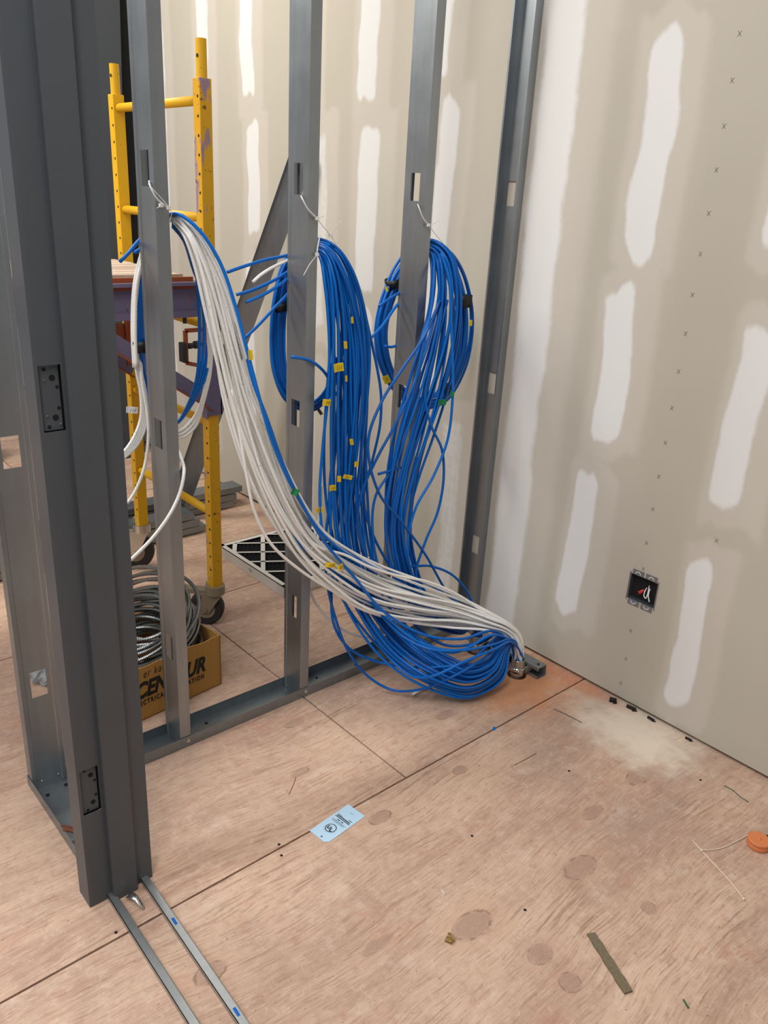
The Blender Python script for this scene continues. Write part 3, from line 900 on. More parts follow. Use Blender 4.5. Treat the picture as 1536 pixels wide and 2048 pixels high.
for a in [(705, 640, 5, 13, .1), (691, 690, 6, 15, .1), (677, 735, 21, 17, .15), (693, 757, 5, 12, .1), (655, 805, 20, 13, -.15), (703, 884, 7, 13, .2), (713, 928, 10, 11, 0),
          (695, 954, 21, 9, -.3), (678, 958, 7, 13, 0), (665, 976, 14, 12, .1), (639, 1020, 17, 11, -.05), (661, 1130, 22, 10, -.2), (681, 1134, 13, 12, .2),
          (773, 759, 13, 17, .5), (774, 578, 6, 10, .3), (941, 646, 6, 12, 0)]:
    flag(a[0], a[1], a[2], a[3], YTAPE, a[4])
flag(501, 710, 9, 20, YTAPE, .1, 'upper edge', False)
flag(590, 984, 15, 14, GTAPE, -.5, 'green tape flag', False)
flag(884, 805, 19, 12, GTAPE, .05, 'green tape end', False)
flag(905, 788, 7, 11, GTAPE, 0, 'green tape end', False)
flag(264, 820, 22, 13, WHITEP, -.1, 'tail curving left')
flag(640, 824, 6, 14, WOODSTRIP, .6, None, False)


# --- black tape wraps and zip ties
def wrap(px, py, y, wpx, hpx, rot, lab, dep=.022):
    """elliptical sleeve round a bundle; axis in the image plane at angle rot from vertical"""
    c = Vector(at(px, py, y=y)); m = ((np.array(c) - CAM_LOC) @ _f) / FPX
    ax = Vector((math.sin(rot), 0, math.cos(rot))); sd = Vector((math.cos(rot), 0, -math.sin(rot)))
    n = 20; vs = []
    for e in (-.5, .5):
        for k in range(n):
            t = 2 * math.pi * k / n
            vs.append(c + ax * (e * hpx * m) + sd * (math.cos(t) * wpx * m / 2) + Vector((0, 1, 0)) * (math.sin(t) * dep))
    o = MB().add(vs, [(k, (k + 1) % n, n + (k + 1) % n, n + k) for k in range(n)]).build('tape_wrap', BLACKT, smooth=True, solid=.001)
    tag(o, lab, 'tape')


wrap(281, 692, .138, 36, 22, -.05, 'black tape wrapped round the small coil beside the jamb-side stud')
wrap(562, 612, .14, 33, 16, -.25, 'black tape wrapped round the blue coil left of the middle stud')
wrap(786, 566, .14, 32, 17, -.25, 'black tape wrapped round the left side of the coil by the third stud', .024)
wrap(926, 601, .068, 38, 24, .05, 'black tape wrapped round the right side of the coil near the drywall', .026)
wrap(890, 778, .10, 20, 18, 1.0, 'twisted black tape under the coil near the drywall', .02)


def tie(lab, runs, heads):
    t = thing('cable_tie', lab, 'cable tie', tuple(at(runs[0][0][0], runs[0][0][1], y=runs[0][0][2])), 'cable ties on the studs')
    for r_, rad in [(r, .0019 if k == 0 else .0009) for k, r in enumerate(runs)]:
        MB().tube(spline([at(p[0], p[1], y=p[2]) for p in r_], .006), rad, 6).build('strap', WHITEP, t, smooth=True)
    for (px, py, y) in heads:
        c = at(px, py, y=y); MB().box(c - .004, c + .004).build('head', WHITEP, t, bevel=.001)


tie('white cable tie from the knockout of the jamb-side stud to the white bundle',
    [[(298, 362, .03), (301, 374, -.004), (312, 395, -.010), (328, 410, -.012), (341, 420, -.01)], [(297, 368, .02), (309, 382, -.008), (324, 398, -.012), (338, 415, -.02)], [(322, 412, -.014), (314, 416, -.02)],
     [(338, 415, -.02), (343, 425, -.02), (340, 440, -.006), (336, 455, .01)]], [(322, 411, -.012), (337, 416, -.016)])
tie('white cable tie from the knockout of the middle stud to the blue bundle',
    [[(602, 392, .03), (605, 398, -.003), (615, 417, -.008), (634, 437, -.01)], [(634, 437, -.01), (648, 455, -.005), (661, 470, 0.0), (672, 488, .0)], [(661, 470, 0), (672, 455, -.01), (683, 442, -.02)], [(634, 437, -.01), (648, 432, -.015)]], [(634, 437, -.01), (661, 470, 0)])
tie('white cable tie low on the middle stud with its tail pointing down left',
    [[(640, 470, .0), (636, 490, -.004), (634, 508, -.006)], [(634, 510, -.006), (620, 528, -.02), (607, 551, -.03)]], [(634, 509, -.008)])
tie('white cable tie from the knockout of the third stud to its blue bundle',
    [[(835, 408, .035), (838, 415, -.002), (846, 436, -.008), (858, 451, -.01)], [(858, 451, -.01), (872, 470, -.005), (887, 488, 0)], [(858, 451, -.01), (870, 446, -.02), (879, 440, -.03)]], [(857, 450, -.01)])

# ================================================================== CONDUITS AND STRUT
st = thing('strut_channel', 'short galvanized strut channel on the floor holding the conduits', 'strut channel', (-.105, -.2, 0))
sx0, sx1 = -.122, -.081
mb = MB()
pr = [(sx0, .034), (sx0, .041), (sx1, .041), (sx1, 0.0015), (sx0, .0015), (sx0, .0085)]
pr = [(sx0 + .0, .031), (sx0, .041), (sx1, .041), (sx1, .0015), (sx0, .0015), (sx0, .011)]
mb.add([(x, y, z) for y in (-.378, -.06) for (x, z) in pr], [(i, i + 1, i + 7, i + 6) for i in range(5)])
mb.build('channel', GALV, st, solid=.0025)
for y in (-.36, -.17, -.085):
    MB().cyl((-.101, y, .0423), (-.101, y, .0431), .005, 12).build('slot', HOLE, st)
for i, ((cx, cy), lab) in enumerate(((C1, 'steel conduit stub nearest the camera with white cables coming out'), (C2, 'steel conduit stub in the middle, hidden behind the blue loop'), (C3, 'steel conduit stub farthest back by the stud track'))):
    c = thing('conduit', lab, 'conduit', (cx, cy, 0), 'conduit stubs beside the wall')
    mb = MB()
    n = 28; R0, R1 = .0225, .0195
    vs = []
    for (r, z) in ((R0, -.06), (R0, .060), (R0 - .0008, .062), (R1 + .0008, .062), (R1, .060), (R1, -.06)):
        vs += [(cx + r * math.cos(2 * math.pi * k / n), cy + r * math.sin(2 * math.pi * k / n), z) for k in range(n)]
    mb.add(vs, [(j * n + k, j * n + (k + 1) % n, (j + 1) * n + (k + 1) % n, (j + 1) * n + k) for j in range(5) for k in range(n)])
    mb.build('pipe', CONDUIT, c, smooth=True)
    # two-piece strut clamp: band plus ears and bolt on the -y side
    vs = []
    for z in (.016, .034):
        for k in range(25):
            t = math.pi * (2 * k / 24); vs.append((cx + .0245 * math.cos(t), cy + .0245 * math.sin(t), z))
    cl = MB().add(vs, [(k, k + 1, 26 + k, 25 + k) for k in range(24)]).build('clamp_band', CHROME, c, smooth=True, solid=.0016)
    for s in (-1, 1):
        MB().box((cx + .012, cy + s * .024 - .001, .012), (cx + .045, cy + s * .024 + .001, .036)).build('clamp_ear', CHROME, c)
    mb = MB(); mb.cyl((cx - .020, cy - .034, .026), (cx - .020, cy - .020, .026), .0055, 10)
    mb.box((cx - .026, cy - .030, .017), (cx - .014, cy - .0275, .035))
    mb.build('clamp_bolt', CHROME, c)

# ================================================================== ELECTRICAL BOX IN THE WALL
eb = thing('electrical_box', 'two-gang metal electrical box with loose wires set in the drywall', 'electrical box', (.02, -.622, .35))
mb = MB()
y0, y1, z0, z1 = OB['y0'], OB['y1'], OB['z0'], OB['z1']
for a, b in (((.0, y0, z0), (.055, y0 + .0015, z1)), ((.0, y1 - .0015, z0), (.055, y1, z1)), ((.0, y0, z0), (.055, y1, z0 + .0015)), ((.0, y0, z1 - .0015), (.055, y1, z1)), ((.053, y0, z0), (.055, y1, z1))):
    mb.box(a, b)
mb.build('box_shell', mat_galv('dark_box_steel', srgb(140, 146, 150), .35), eb)
for yc in ((y0 * .74 + y1 * .26), (y0 * .26 + y1 * .74)):
    for zc, sg in ((z1, 1), (z0, -1)):
        e = MB()
        e.box((-.0022, yc - .019, min(zc, zc + sg * .016)), (-.0008, yc + .019, max(zc, zc + sg * .016)))
        eo = e.build('mounting_ear', GALV, eb)
        vs = []
        for k in range(9):
            t = math.pi * k / 8
            for r in (.0065, .0095): vs.append((-.0026, yc + r * math.cos(t), zc + sg * (.003 + r * math.sin(t))))
        MB().add(vs, [(2 * k, 2 * k + 2, 2 * k + 3, 2 * k + 1) for k in range(8)]).build('ear_slot', PAPERW, eo, solid=.0004)
for yy in (y0 - .0015, y1 + .0005): MB().box((-.003, yy, z0 - .004), (.0, yy + .002, z1 + .004)).build('edge_clip', GALV, eb)
RED = plain('red_wire', srgb(190, 40, 45), .4); DGREEN = plain('green_wire', srgb(20, 92, 58), .4); BLKW = plain('black_wire', srgb(20, 20, 22), .4)
P_ = lambda *q: [Vector(p) for p in q]
ym = (y0 + y1) / 2
MB().tube(spline([(.04, ym, .40), (.01, ym - .004, .395), (.003, ym - .006, .378), (.003, ym - .013, .372), (.008, ym - .014, .385), (.02, ym - .008, .41)], .003), .0017, 8).build('white_wire', WHITEP, eb, smooth=True)
MB().tube(spline([(.03, ym - .01, .41), (.006, ym - .018, .385), (.002, ym - .027, .366)], .003), .0018, 8).build('white_wire', WHITEP, eb, smooth=True)
MB().tube(spline([(.05, ym + .04, .37), (.03, ym + .02, .378), (.02, ym - .005, .402), (.04, ym - .02, .42)], .004), .0018, 8).build('green_wire', DGREEN, eb, smooth=True)
MB().tube(spline([(.05, ym + .035, .42), (.025, ym + .015, .39), (.02, ym - .0, .38)], .004), .0018, 8).build('green_wire', DGREEN, eb, smooth=True)
MB().tube(spline([(.05, ym - .02, .43), (.03, ym - .03, .40), (.02, ym - .035, .37)], .004), .0018, 8).build('black_wire', BLKW, eb, smooth=True)
MB().cyl((.03, ym + .002, .392), (.006, ym + .014, .378), .0035, 12, r2=.006).build('wire_nut', RED, eb, smooth=True)
MB().tube(spline([(.02, ym - .02, .43), (.018, ym - .032, .425), (.03, ym - .042, .42)], .004), .002, 8).build('red_wire', RED, eb, smooth=True)

# ================================================================== SCAFFOLD
sc = thing('rolling_scaffold', 'yellow rolling scaffold with purple deck frame behind the studs', 'scaffold', (-1.6, .84, 0))
PX, PYR, PYL = -.777, .560, 1.128
HW = .0195


def post(x, y, z0, zsq, ztop, mat):
    p = MB().box((x - HW, y - HW, z0), (x + HW, y + HW, zsq)).build('post', mat, sc, bevel=.002)
    m = MB(); m.cyl((x, y, zsq), (x, y, ztop), .0155, 18)
    m.build('coupling_pin', YELLOW, p, smooth=False)
    h = MB()
    z = z0 + .07
    while z < zsq - .02:
        h.cyl((x - HW + .0004, y - .008, z), (x - HW - .0006, y - .008, z), .0042, 10)
        z += .0508
    h.cyl((x - .0150, y - .004, zsq + .055), (x - .0160, y - .004, zsq + .055), .005, 10)
    h.build('peg_holes', HOLE, p, kind='stuff')
    return p


for (x, mR) in ((PX, YELLOWP), (-2.62, YELLOW)):
    post(x, PYR, .15, 1.740, 1.838, mR)
    post(x, PYL, .19, 1.725, 1.815, YELLOW)
    for z in (.424, .740, 1.055, 1.370, 1.685):
        MB().cyl((x, PYR + HW, z), (x, PYL - HW, z), .0135, 16).build('rung', YELLOW, sc, smooth=True)
# deck and side rails
dk_ = MB()
nn = 9
edge = [(-.822 - .012 * abs(math.sin(k * 2.3)) - (.02 if k in (0, 1) else 0), PYR + .03 + (PYL - PYR - .06) * k / nn) for k in range(nn + 1)]
poly = [(-2.6, PYR + .03)] + edge + [(-2.6, PYL - .03)]
dk_.prism(poly, 1.192, 1.207)
dkk = dk_.build('deck_board', DECK, sc)
for yy, sg in ((PYR - .005, -1), (PYL + .005, 1)):
    rl = MB()
    rl.box((-2.58, yy - .003, 1.095), (-.815, yy + .003, 1.19))
    rl.box((-2.58, min(yy, yy - sg * -.03) if sg < 0 else yy - .03, 1.180), (-.815, yy if sg > 0 else yy + .03, 1.19))
    r_ = rl.build('side_rail', PURPLE, sc)
    MB().box((-2.58, yy - .012, 1.085), (-.815, yy + .012, 1.105)).build('rail_flange', PURPLE, r_)
    MB().box((-2.58, yy - .006, 1.168), (-.83, yy + .006, 1.203)).build('rail_top_angle', ORANGE, r_)
    MB().cyl((-.86, yy, 1.085), (-.86, yy, 1.066), .006, 10).build('rail_bolt', RUBBER, r_)
# sleeves riding on the posts, diagonal braces, latch frames
for (y, mat, z0_, z1_) in ((PYR, PURPLE, .772, 1.19), (PYL, ORANGE, .84, 1.19)):
    s_ = MB()
    s_.box((PX - HW - .004, y - HW - .006, z0_), (PX + HW + .010, y - HW - .002, z1_))
    s_.box((PX + HW + .003, y - HW - .006, z0_), (PX + HW + .010, y + HW, z1_))
    s_.box((PX - HW - .008, y - HW - .006, z0_ - .01), (PX - HW - .003, y + HW * .2, z0_ + .10))
    sl = s_.build('post_sleeve', mat, sc, bevel=.0015)
    MB().box((PX - HW - .009, y - HW - .008, z0_ + .09), (PX - HW - .002, y - HW - .002, z1_)).build('sleeve_edge', ORANGE, sl)
    # latch frame
    za, zb, xa, xb = .93, 1.045, PX - .085, PX - HW - .004
    if y == PYR:
        la = MB()
        for p, q in (((xa, za + .016), (xa, zb)), ((xa, zb), (xb, zb)), ((xa, za + .016), (xb, za))):
            la.bar((p[0], y - .01, p[1]), (q[0], y - .01, q[1]), .012, .008, up=(0, 1, 0))
        lo = la.build('latch_frame', ORANGE, sl)
        MB().box((xa - .018, y - .022, za + .02), (xa - .002, y + .004, zb - .035)).build('latch_block', RUBBER, lo, bevel=.003)
        m = MB(); m.cyl((xa + .015, y - .01, 1.0), (xb + .002, y - .01, 1.0), .006, 10); m.cyl((xa + .028, y - .012, 1.0), (xa + .042, y - .012, 1.0), .012, 12); m.cyl((xa + .008, y - .012, .998), (xa + .020, y - .012, .998), .009, 12)
        m.build('latch_spring', RUBBER, lo)
    else:
        m = MB(); m.box((PX - .13, y - .02, .88), (PX - .02, y - .016, .985))
        m.build('gusset_plate', ORANGE, sl)
        m = MB(); m.bar((PX - .02, y - .022, 1.18), (PX - .02, y - .022, .98), .02, .01, up=(0, 1, 0)); m.build('latch_arm', ORANGE, sl)
    yb = y - .018
    b_ = MB().bar((PX - .43, yb, 1.105), (PX - .005, yb, .815), .006, .046, up=(0, 0, 1)).build('diagonal_brace', PURPLE, sc)
    MB().bar((PX - .43, yb - .004, 1.105 - .027), (PX - .005, yb - .004, .815 - .027), .012, .005).build('brace_edge', ORANGE, b_)
# casters
for (x, y, z0, ang) in ((PX, PYR, .15, 2.4), (PX, PYL, .19, 2.5), (-2.62, PYR, .15, 2.4), (-2.62, PYL, .19, 2.5)):
    far = y == PYL
    fm = CHROME if far else CASTER
    ca = MB().cyl((x, y, z0 - .028), (x, y, z0 + .004), .034, 24).build('caster', fm, sc, smooth=False)
    off = Vector((math.cos(ang), math.sin(ang), 0)) * .032
    rw = .062 if not far else .075
    wc = Vector((x, y, rw + .001)) + off
    ax = Vector((math.sin(ang), -math.cos(ang), 0))
    wm = MB(); wm.tube([wc - ax * .017, wc - ax * .013, wc + ax * .013, wc + ax * .017], [rw - .006, rw, rw, rw - .006], 32)
    wm.build('wheel', RUBBER, ca, smooth=False)
    fk = MB()
    d = Vector((math.cos(ang), math.sin(ang), 0))
    for s in (-1, 1):
        o_ = ax * (s * .023)
        c0 = Vector((x, y, z0 - .026))
        pts = [c0 + o_ - d * .028, c0 + o_ + d * .045, wc + o_ + d * .012 - Vector((0, 0, .012)), wc + o_ - d * .012 - Vector((0, 0, .012))]
        th = ax * (.0015)
        fk.add([p - th for p in pts] + [p + th for p in pts], [(0, 1, 2, 3), (7, 6, 5, 4), (0, 4, 5, 1), (1, 5, 6, 2), (2, 6, 7, 3), (3, 7, 4, 0)])
    fk.bar(Vector((x, y, z0 - .026)) - d * .03, Vector((x, y, z0 - .026)) + d * .05, .05, .005)
    fk.build('fork', fm, ca)
    br = MB(); p0 = Vector((x, y, z0 - .022)) + d * .03
    br.bar(p0, p0 + d * .07 + Vector((0, 0, .004)), .034, .016); br.bar(p0 + d * .065 + Vector((0, 0, .006)), p0 + d * .098 + Vector((0, 0, .022)), .030, .006)
    br.build('brake_pedal', fm, ca)
    MB().cyl(wc - ax * .028, wc + ax * .028, .008, 12).build('axle', fm, ca)
    MB().cyl(wc - ax * .0185, wc + ax * .0185, rw * .55, 24).build('hub', CASTER, ca)
    pn = MB(); pn.tube(spline([(x - HW - .002, y - .01, z0 + .045), (x - HW - .02, y - .014, z0 + .04), (x - HW - .018, y - .014, z0 + .02), (x - HW - .006, y - .012, z0 + .018)], .004), .0014, 6)
    pn.build('locking_pin', CHROME, ca, smooth=True)

# ================================================================== BACKGROUND THINGS
# leaning stud brace against the drywall
def cstud(mb, p, q, up, wd=.092, fl=.032):
    p, q = Vector(p), Vector(q); d = (q - p).normalized()
    sd = d.cross(Vector(up)).normalized(); un = sd.cross(d).normalized()
    pr = [(-wd / 2 + .0, fl), (-wd / 2, 0), (wd / 2, 0), (wd / 2, fl)]
    vs = [e + sd * a + un * b for e in (p, q) for (a, b) in pr]
    mb.add(vs, [(i, i + 1, i + 5, i + 4) for i in range(3)])


mb = MB(); cstud(mb, (-.415, 1.545, .02), (-.045, 1.085, 1.60), (-.55, -.75, .1))
o = mb.build('metal_stud', GALV, solid=.0012); tag(o, 'loose galvanized stud leaning diagonally against the drywall behind the scaffold', 'stud')
screw_pts = [(.25, .2), (.28, -.2)]
# studs stacked flat on the floor along x
k = 0
for (yb, xr, layers, nm) in ((1.512, -.075, 3, 'rear stack beside the drywall'), (1.318, -.385, 3, 'front stack behind the scaffold')):
    for L in range(layers):
        z = .0012 + L * .0345
        x1 = xr - (.03 * L if yb < 1.4 else (.0 if L == 2 else .03 + .02 * (1 - L)))
        mb = MB()
        pr = [(0.006, .006), (0.0, .006), (0, .033), (.092, .033), (.092, .006), (.086, .006)] if L % 2 == 0 else [(0, .0), (0, .033), (.092, .033), (.092, .0)]
        m_ = len(pr)
        mb.add([(x, yb + a + .004 * (L % 2), z + b) for x in (x1 - 2.44, x1) for (a, b) in pr], [(i, i + 1, i + m_ + 1, i + m_) for i in range(m_ - 1)])
        o = mb.build('metal_stud', GALV_D, solid=.0012)
        tag(o, '%s galvanized stud of the %s' % (('bottom', 'middle', 'top')[L], nm), 'stud', 'spare studs stacked on the floor')
# leaning dark grey steel panel far behind the jamb, shadowed side painted near-black
dp = thing('leaning_door_panel', 'dark grey steel door panel leaning upright far behind the door jamb', 'door', (-.5, 2.5, 0))
lean = .036
pts = [(-.222, 0.0), (-.108, 2.30)]
vs = []
for y in (2.50, 2.545):
    vs += [(-.60, y, .002), (-.190, y, .002), (-.096, y, 2.6), (-.51, y, 2.6)]
MB().add(vs, [(0, 1, 2, 3), (7, 6, 5, 4), (0, 4, 5, 1), (1, 5, 6, 2), (2, 6, 7, 3), (3, 7, 4, 0)]).build('door_skin', DARKPANEL, dp)
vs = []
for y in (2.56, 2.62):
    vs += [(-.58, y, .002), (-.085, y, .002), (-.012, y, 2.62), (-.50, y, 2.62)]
MB().add(vs, [(0, 1, 2, 3), (7, 6, 5, 4), (0, 4, 5, 1), (1, 5, 6, 2), (2, 6, 7, 3), (3, 7, 4, 0)]).build('shaded_side_sheet', NEARBLACK, dp)

# air filter lying on the floor
ff = thing('air_filter', 'pleated air filter with white diamond lattice and black media lying on the floor', 'air filter', (-.22, .83, 0))
FX0, FX1, FY0, FY1, FZ = -.468, -.012, .578, 1.070, .045
mb = MB(); e = .022
for a, b in (((FX0, FY0, .001), (FX1, FY0 + .003, FZ)), ((FX0, FY1 - .003, .001), (FX1, FY1, FZ)), ((FX0, FY0, .001), (FX0 + .003, FY1, FZ)), ((FX1 - .003, FY0, .001), (FX1, FY1, FZ)),
             ((FX0, FY0, FZ - .002), (FX1, FY0 + e, FZ)), ((FX0, FY1 - e, FZ - .002), (FX1, FY1, FZ)), ((FX0, FY0, FZ - .002), (FX0 + e, FY1, FZ)), ((FX1 - e, FY0, FZ - .002), (FX1, FY1, FZ))):
    mb.box(a, b)
mb.build('card_frame', PAPERW, ff)
# lattice straps clipped to the frame
cx, cy = (FX0 + FX1) / 2, (FY0 + FY1) / 2
hx, hy = (FX1 - FX0) / 2 - .01, (FY1 - FY0) / 2 - .01


def strap(ang, off, wd):
    d = np.array([math.cos(ang), math.sin(ang)]); n = np.array([-d[1], d[0]])
    lo, hi = -9, 9
    for a, h in ((0, hx), (1, hy)):
        if abs(d[a]) > 1e-6:
            t1, t2 = (-h - n[a] * off) / d[a], (h - n[a] * off) / d[a]
            lo, hi = max(lo, min(t1, t2)), min(hi, max(t1, t2))
    if hi - lo < .03: return
    p = n * off + d * lo; q = n * off + d * hi
    MB().bar((cx + p[0], cy + p[1], FZ - .0012), (cx + q[0], cy + q[1], FZ - .0012), wd, .0014).build('lattice_strap', PAPERW, ff)


for k in range(-2, 3):
    strap(math.radians(57), k * .118 + .02, .018)
    strap(math.radians(-32), k * .095 + .01, .010)
vs = []; nf = 60
for k in range(nf + 1):
    x = FX0 + .004 + (FX1 - FX0 - .008) * k / nf
    z = FZ - .006 - (.028 if k % 2 else 0)
    vs += [(x, FY0 + .004, z), (x, FY1 - .004, z)]
MB().add(vs, [(2 * k, 2 * k + 2, 2 * k + 3, 2 * k + 1) for k in range(nf)]).build('pleated_media', MEDIA, ff)
mi = MB()
for dx in (0, .007, .013): mi.bar((FX0 - .0003, FY0 + .23 + dx, .018), (FX0 - .0003, FY0 + .235 + dx * 1.3, .030), .0016, .0004, up=(1, 0, 0))
mi.build('ink_scribble', INK, ff)

# cardboard box of armoured cable
BR = np.array([-.960, .212]); BL = np.array([-1.345, .170]); dirx = (BR - BL) / np.linalg.norm(BR - BL); nrm = np.array([-dirx[1], dirx[0]])
BWD = float(np.linalg.norm(BR - BL)); BD, BH = .29, .175
ct = thing('cardboard_box', 'open brown cardboard box with black lettering on the floor behind the studs', 'box', (float(BL[0]) + .19, .33, 0))


def bp(u, v, z):
    q = BL + dirx * u + nrm * v
    return (float(q[0]), float(q[1]), z)


def panel(name, u0, v0, u1, v1, z0, z1, th, jag=True):
    """vertical cardboard panel with a torn top edge"""
    n = 14; rg = random.Random(int(u0 * 100 + v1 * 77))
    a = np.array([u0, v0]); b = np.array([u1, v1]); d = (b - a) / np.linalg.norm(b - a); t = np.array([-d[1], d[0]]) * th
    vs = []; 
    for k in range(n + 1):
        q = a + (b - a) * k / n; zz = z1 + (rg.uniform(-.004, .004) if jag else 0)
        vs += [bp(*q, z0), bp(*q, zz), bp(*(q + t), zz), bp(*(q + t), z0)]
    fs = []
    for k in range(n):
        for j in range(4): fs.append((4 * k + j, 4 * k + (j + 1) % 4, 4 * k + 4 + (j + 1) % 4, 4 * k + 4 + j))
    fs += [(3, 2, 1, 0), tuple(4 * n + j for j in range(4))]
    return MB().add(vs, fs).build(name, CARD, ct)


front = panel('box_side', 0, 0, BWD, 0, .001, BH, .004)
panel('box_side', BWD, 0, BWD, BD, .001, BH, .004)
panel('box_side', BWD, BD, 0, BD, .001, BH, .004)
panel('box_side', 0, BD, 0, 0, .001, BH, .004)
MB().add([bp(0, 0, .001), bp(BWD, 0, .001), bp(BWD, BD, .001), bp(0, BD, .001), bp(0, 0, .004), bp(BWD, 0, .004), bp(BWD, BD, .004), bp(0, BD, .004)],
         [(0, 3, 2, 1), (4, 5, 6, 7), (0, 1, 5, 4), (1, 2, 6, 5), (2, 3, 7, 6), (3, 0, 4, 7)]).build('box_bottom', CARD, ct)
ex = Vector((dirx[0], dirx[1], 0)); ez = Vector((0, 0, 1))
u_of = lambda px, py: float((np.array(at(px, py, y=.195)[:2]) - BL) @ dirx)
uL, uR = u_of(264, 1407), u_of(412, 1345)
mb = MB(); lettering(mb, 'CENTAUR', Vector(bp(uL, -.0012, .078)), ex, ez, .070, .30, 1.0, uR - uL, .0028)
mb.build('lettering', INK, front)
mb = MB(); lettering(mb, 'ELECTRICAL FABRICATION', Vector(bp(uL - .005, -.0012, .052)), ex, ez, .022, .0, 1.35, uR - uL + .003, .0008)
mb.build('lettering', INK, front)
mb = MB(); lettering(mb, 'er kan', Vector(bp(u_of(282, 1370), -.0012, .140)), ex, ez, .036, .25, 1.15, u_of(328, 1345) - u_of(282, 1370), -.0002)
mb.build('handwriting', INK, front)


def mat_armor():
    return mat_galv('armored_cable_steel', srgb(150, 150, 148), .3, .9)


ctr = np.array(bp(.208, .158, .155)); path = []
nrm3 = np.array([-.22, -.50, .84]); nrm3 /= np.linalg.norm(nrm3)
e1 = np.cross(nrm3, [0, 1, 0]); e1 /= np.linalg.norm(e1); e2 = np.cross(nrm3, e1)
turns = 34
S = turns * 40
for k in range(S):
    t = k / 40 * 2 * math.pi; f = k / S
    R0 = .112 + .020 * math.sin(f * 61) + .008 * math.sin(f * 171)
    lift = (f - .5) * .19 + .012 * math.sin(f * 97)
    path.append(ctr + e1 * R0 * 1.32 * math.cos(t) + e2 * R0 * math.sin(t) + np.array([.018 * math.sin(f * 41) + .05 * lift, .10 * lift, lift + .010 * math.sin(t + f * 50)]))
for k in range(50):                                    # loose top loop
    t = 2 * math.pi * k / 40; f = k / 50
    path.append(ctr + e1 * (.118 - .01 * f) * math.cos(t) + e2 * .115 * math.sin(t) + np.array([.02, .012, .100 + .035 * math.sin(f * 3.0)]))
path = np.array(path)
# keep the turns inside the carton wherever they are below its rim
uv = np.stack([(path[:, :2] - BL) @ dirx, (path[:, :2] - BL) @ nrm], -1)
low = path[:, 2] < BH + .012
uvc = np.stack([np.clip(uv[:, 0], .016, BWD - .016), np.clip(uv[:, 1], .016, BD - .016)], -1)
fix = BL + uvc[:, :1] * dirx + uvc[:, 1:] * nrm
path[low, :2] = fix[low]
P = spline(path, .02)
seg_ = np.linalg.norm(np.diff(P, axis=0), axis=1); s = np.concatenate([[0], np.cumsum(seg_)])
ss_ = np.arange(0, s[-1], .0024)
P = np.stack([np.interp(ss_, s, P[:, j]) for j in range(3)], -1)
P[:, 2] = np.maximum(P[:, 2], .012)
rad = np.where(np.arange(len(P)) % 2 == 0, .0066, .0054)
o = MB().tube(P, rad, 7).build('armored_cable', mat_armor(), smooth=False)
tag(o, 'coil of ribbed grey armored cable spilling out of the cardboard box', 'cable')

# clear plastic bag and white printed carton far left (seen through the stud knockouts)
def mat_bag():
    t = NT('clear_plastic_film')
    n = t.noise(t.pos(), 60, 3)
    m = t.set(t.mix(n, srgb(170, 178, 184), srgb(226, 230, 232)), .12, 0, .8)
    t.b.inputs['Transmission Weight'].default_value = .55
    t.b.inputs['IOR'].default_value = 1.1
    return m


bm = bmesh.new(); bmesh.ops.create_icosphere(bm, subdivisions=4, radius=1)
rg = np.random.default_rng(2)
for v in bm.verts:
    c = v.co.normalized()
    k = 1 + .22 * math.sin(c.x * 9 + 2 * c.y) * math.sin(c.y * 11 + c.z * 5) + .14 * abs(math.sin(c.x * 23 + c.z * 19)) + .05 * math.sin(c.y * 41)
    v.co = Vector((c.x * .055 * k, c.y * .085 * k, max(-.038, c.z * .05 * k)))
mb = MB(); mb.add([tuple(v.co + Vector((-1.372, .600, .039))) for v in bm.verts], [tuple(v.index for v in f.verts) for f in bm.faces]); bm.free()
o = mb.build('plastic_bag', mat_bag(), smooth=False); tag(o, 'crumpled clear plastic bag on the floor behind the left stud', 'bag')
pk = thing('paper_carton', 'white carton with black print on the floor far behind the left stud', 'box', (-.88, 2.85, 0))
MB().box((-.99, 2.80, .001), (-.80, 2.95, .19)).build('carton_body', PAPERW, pk)
mi = MB()
for z in (.05, .10, .15): mi.box((-.985, 2.7985, z), (-.83, 2.7995, z + .02))
mi.build('print_stripes', INK, pk)

# ================================================================== LITTER ON THE FLOOR
# pale blue card tag
tg = thing('card_tag', 'pale blue printed card tag lying face up across a floor joint', 'tag', tuple(at(676, 1647, z=0)))
A, B, Cc, D = [Vector(at(*p, z=0)) for p in ((619, 1662), (702, 1606), (733, 1631), (656, 1686))]
exx = (Cc - D).normalized(); eyy = (A - D); eyy = (eyy - exx * eyy.dot(exx)).normalized()
Lx = (Cc - D).length; Ly = (A - D).length
o0 = A.copy(); o0 = A - eyy * Ly
corn = [(0, Ly), (Lx, Ly), (Lx, 0), (.010, 0), (0, .008)]
q = lambda x, y, z: o0 + exx * x + eyy * y + Vector((0, 0, z))
n = len(corn)
MB().add([q(x, y, .0006) for x, y in corn] + [q(x, y, .0014) for x, y in corn], [tuple(range(n)), tuple(range(2 * n - 1, n - 1, -1))] + [(i, n + i, n + (i + 1) % n, (i + 1) % n) for i in range(n)]).build('card', LBLUE, tg)
pm = MB()
cc = (Lx * .325, Ly * .50); Rr = Ly * .24
vs = []
for k in range(33):
    t = 2 * math.pi * k / 32
    for r in (Rr, Rr * .86): vs.append(q(cc[0] + r * math.cos(t), cc[1] + r * math.sin(t), .0017))
pm.add(vs, [(2 * k, 2 * k + 1, 2 * k + 3, 2 * k + 2) for k in range(32)])
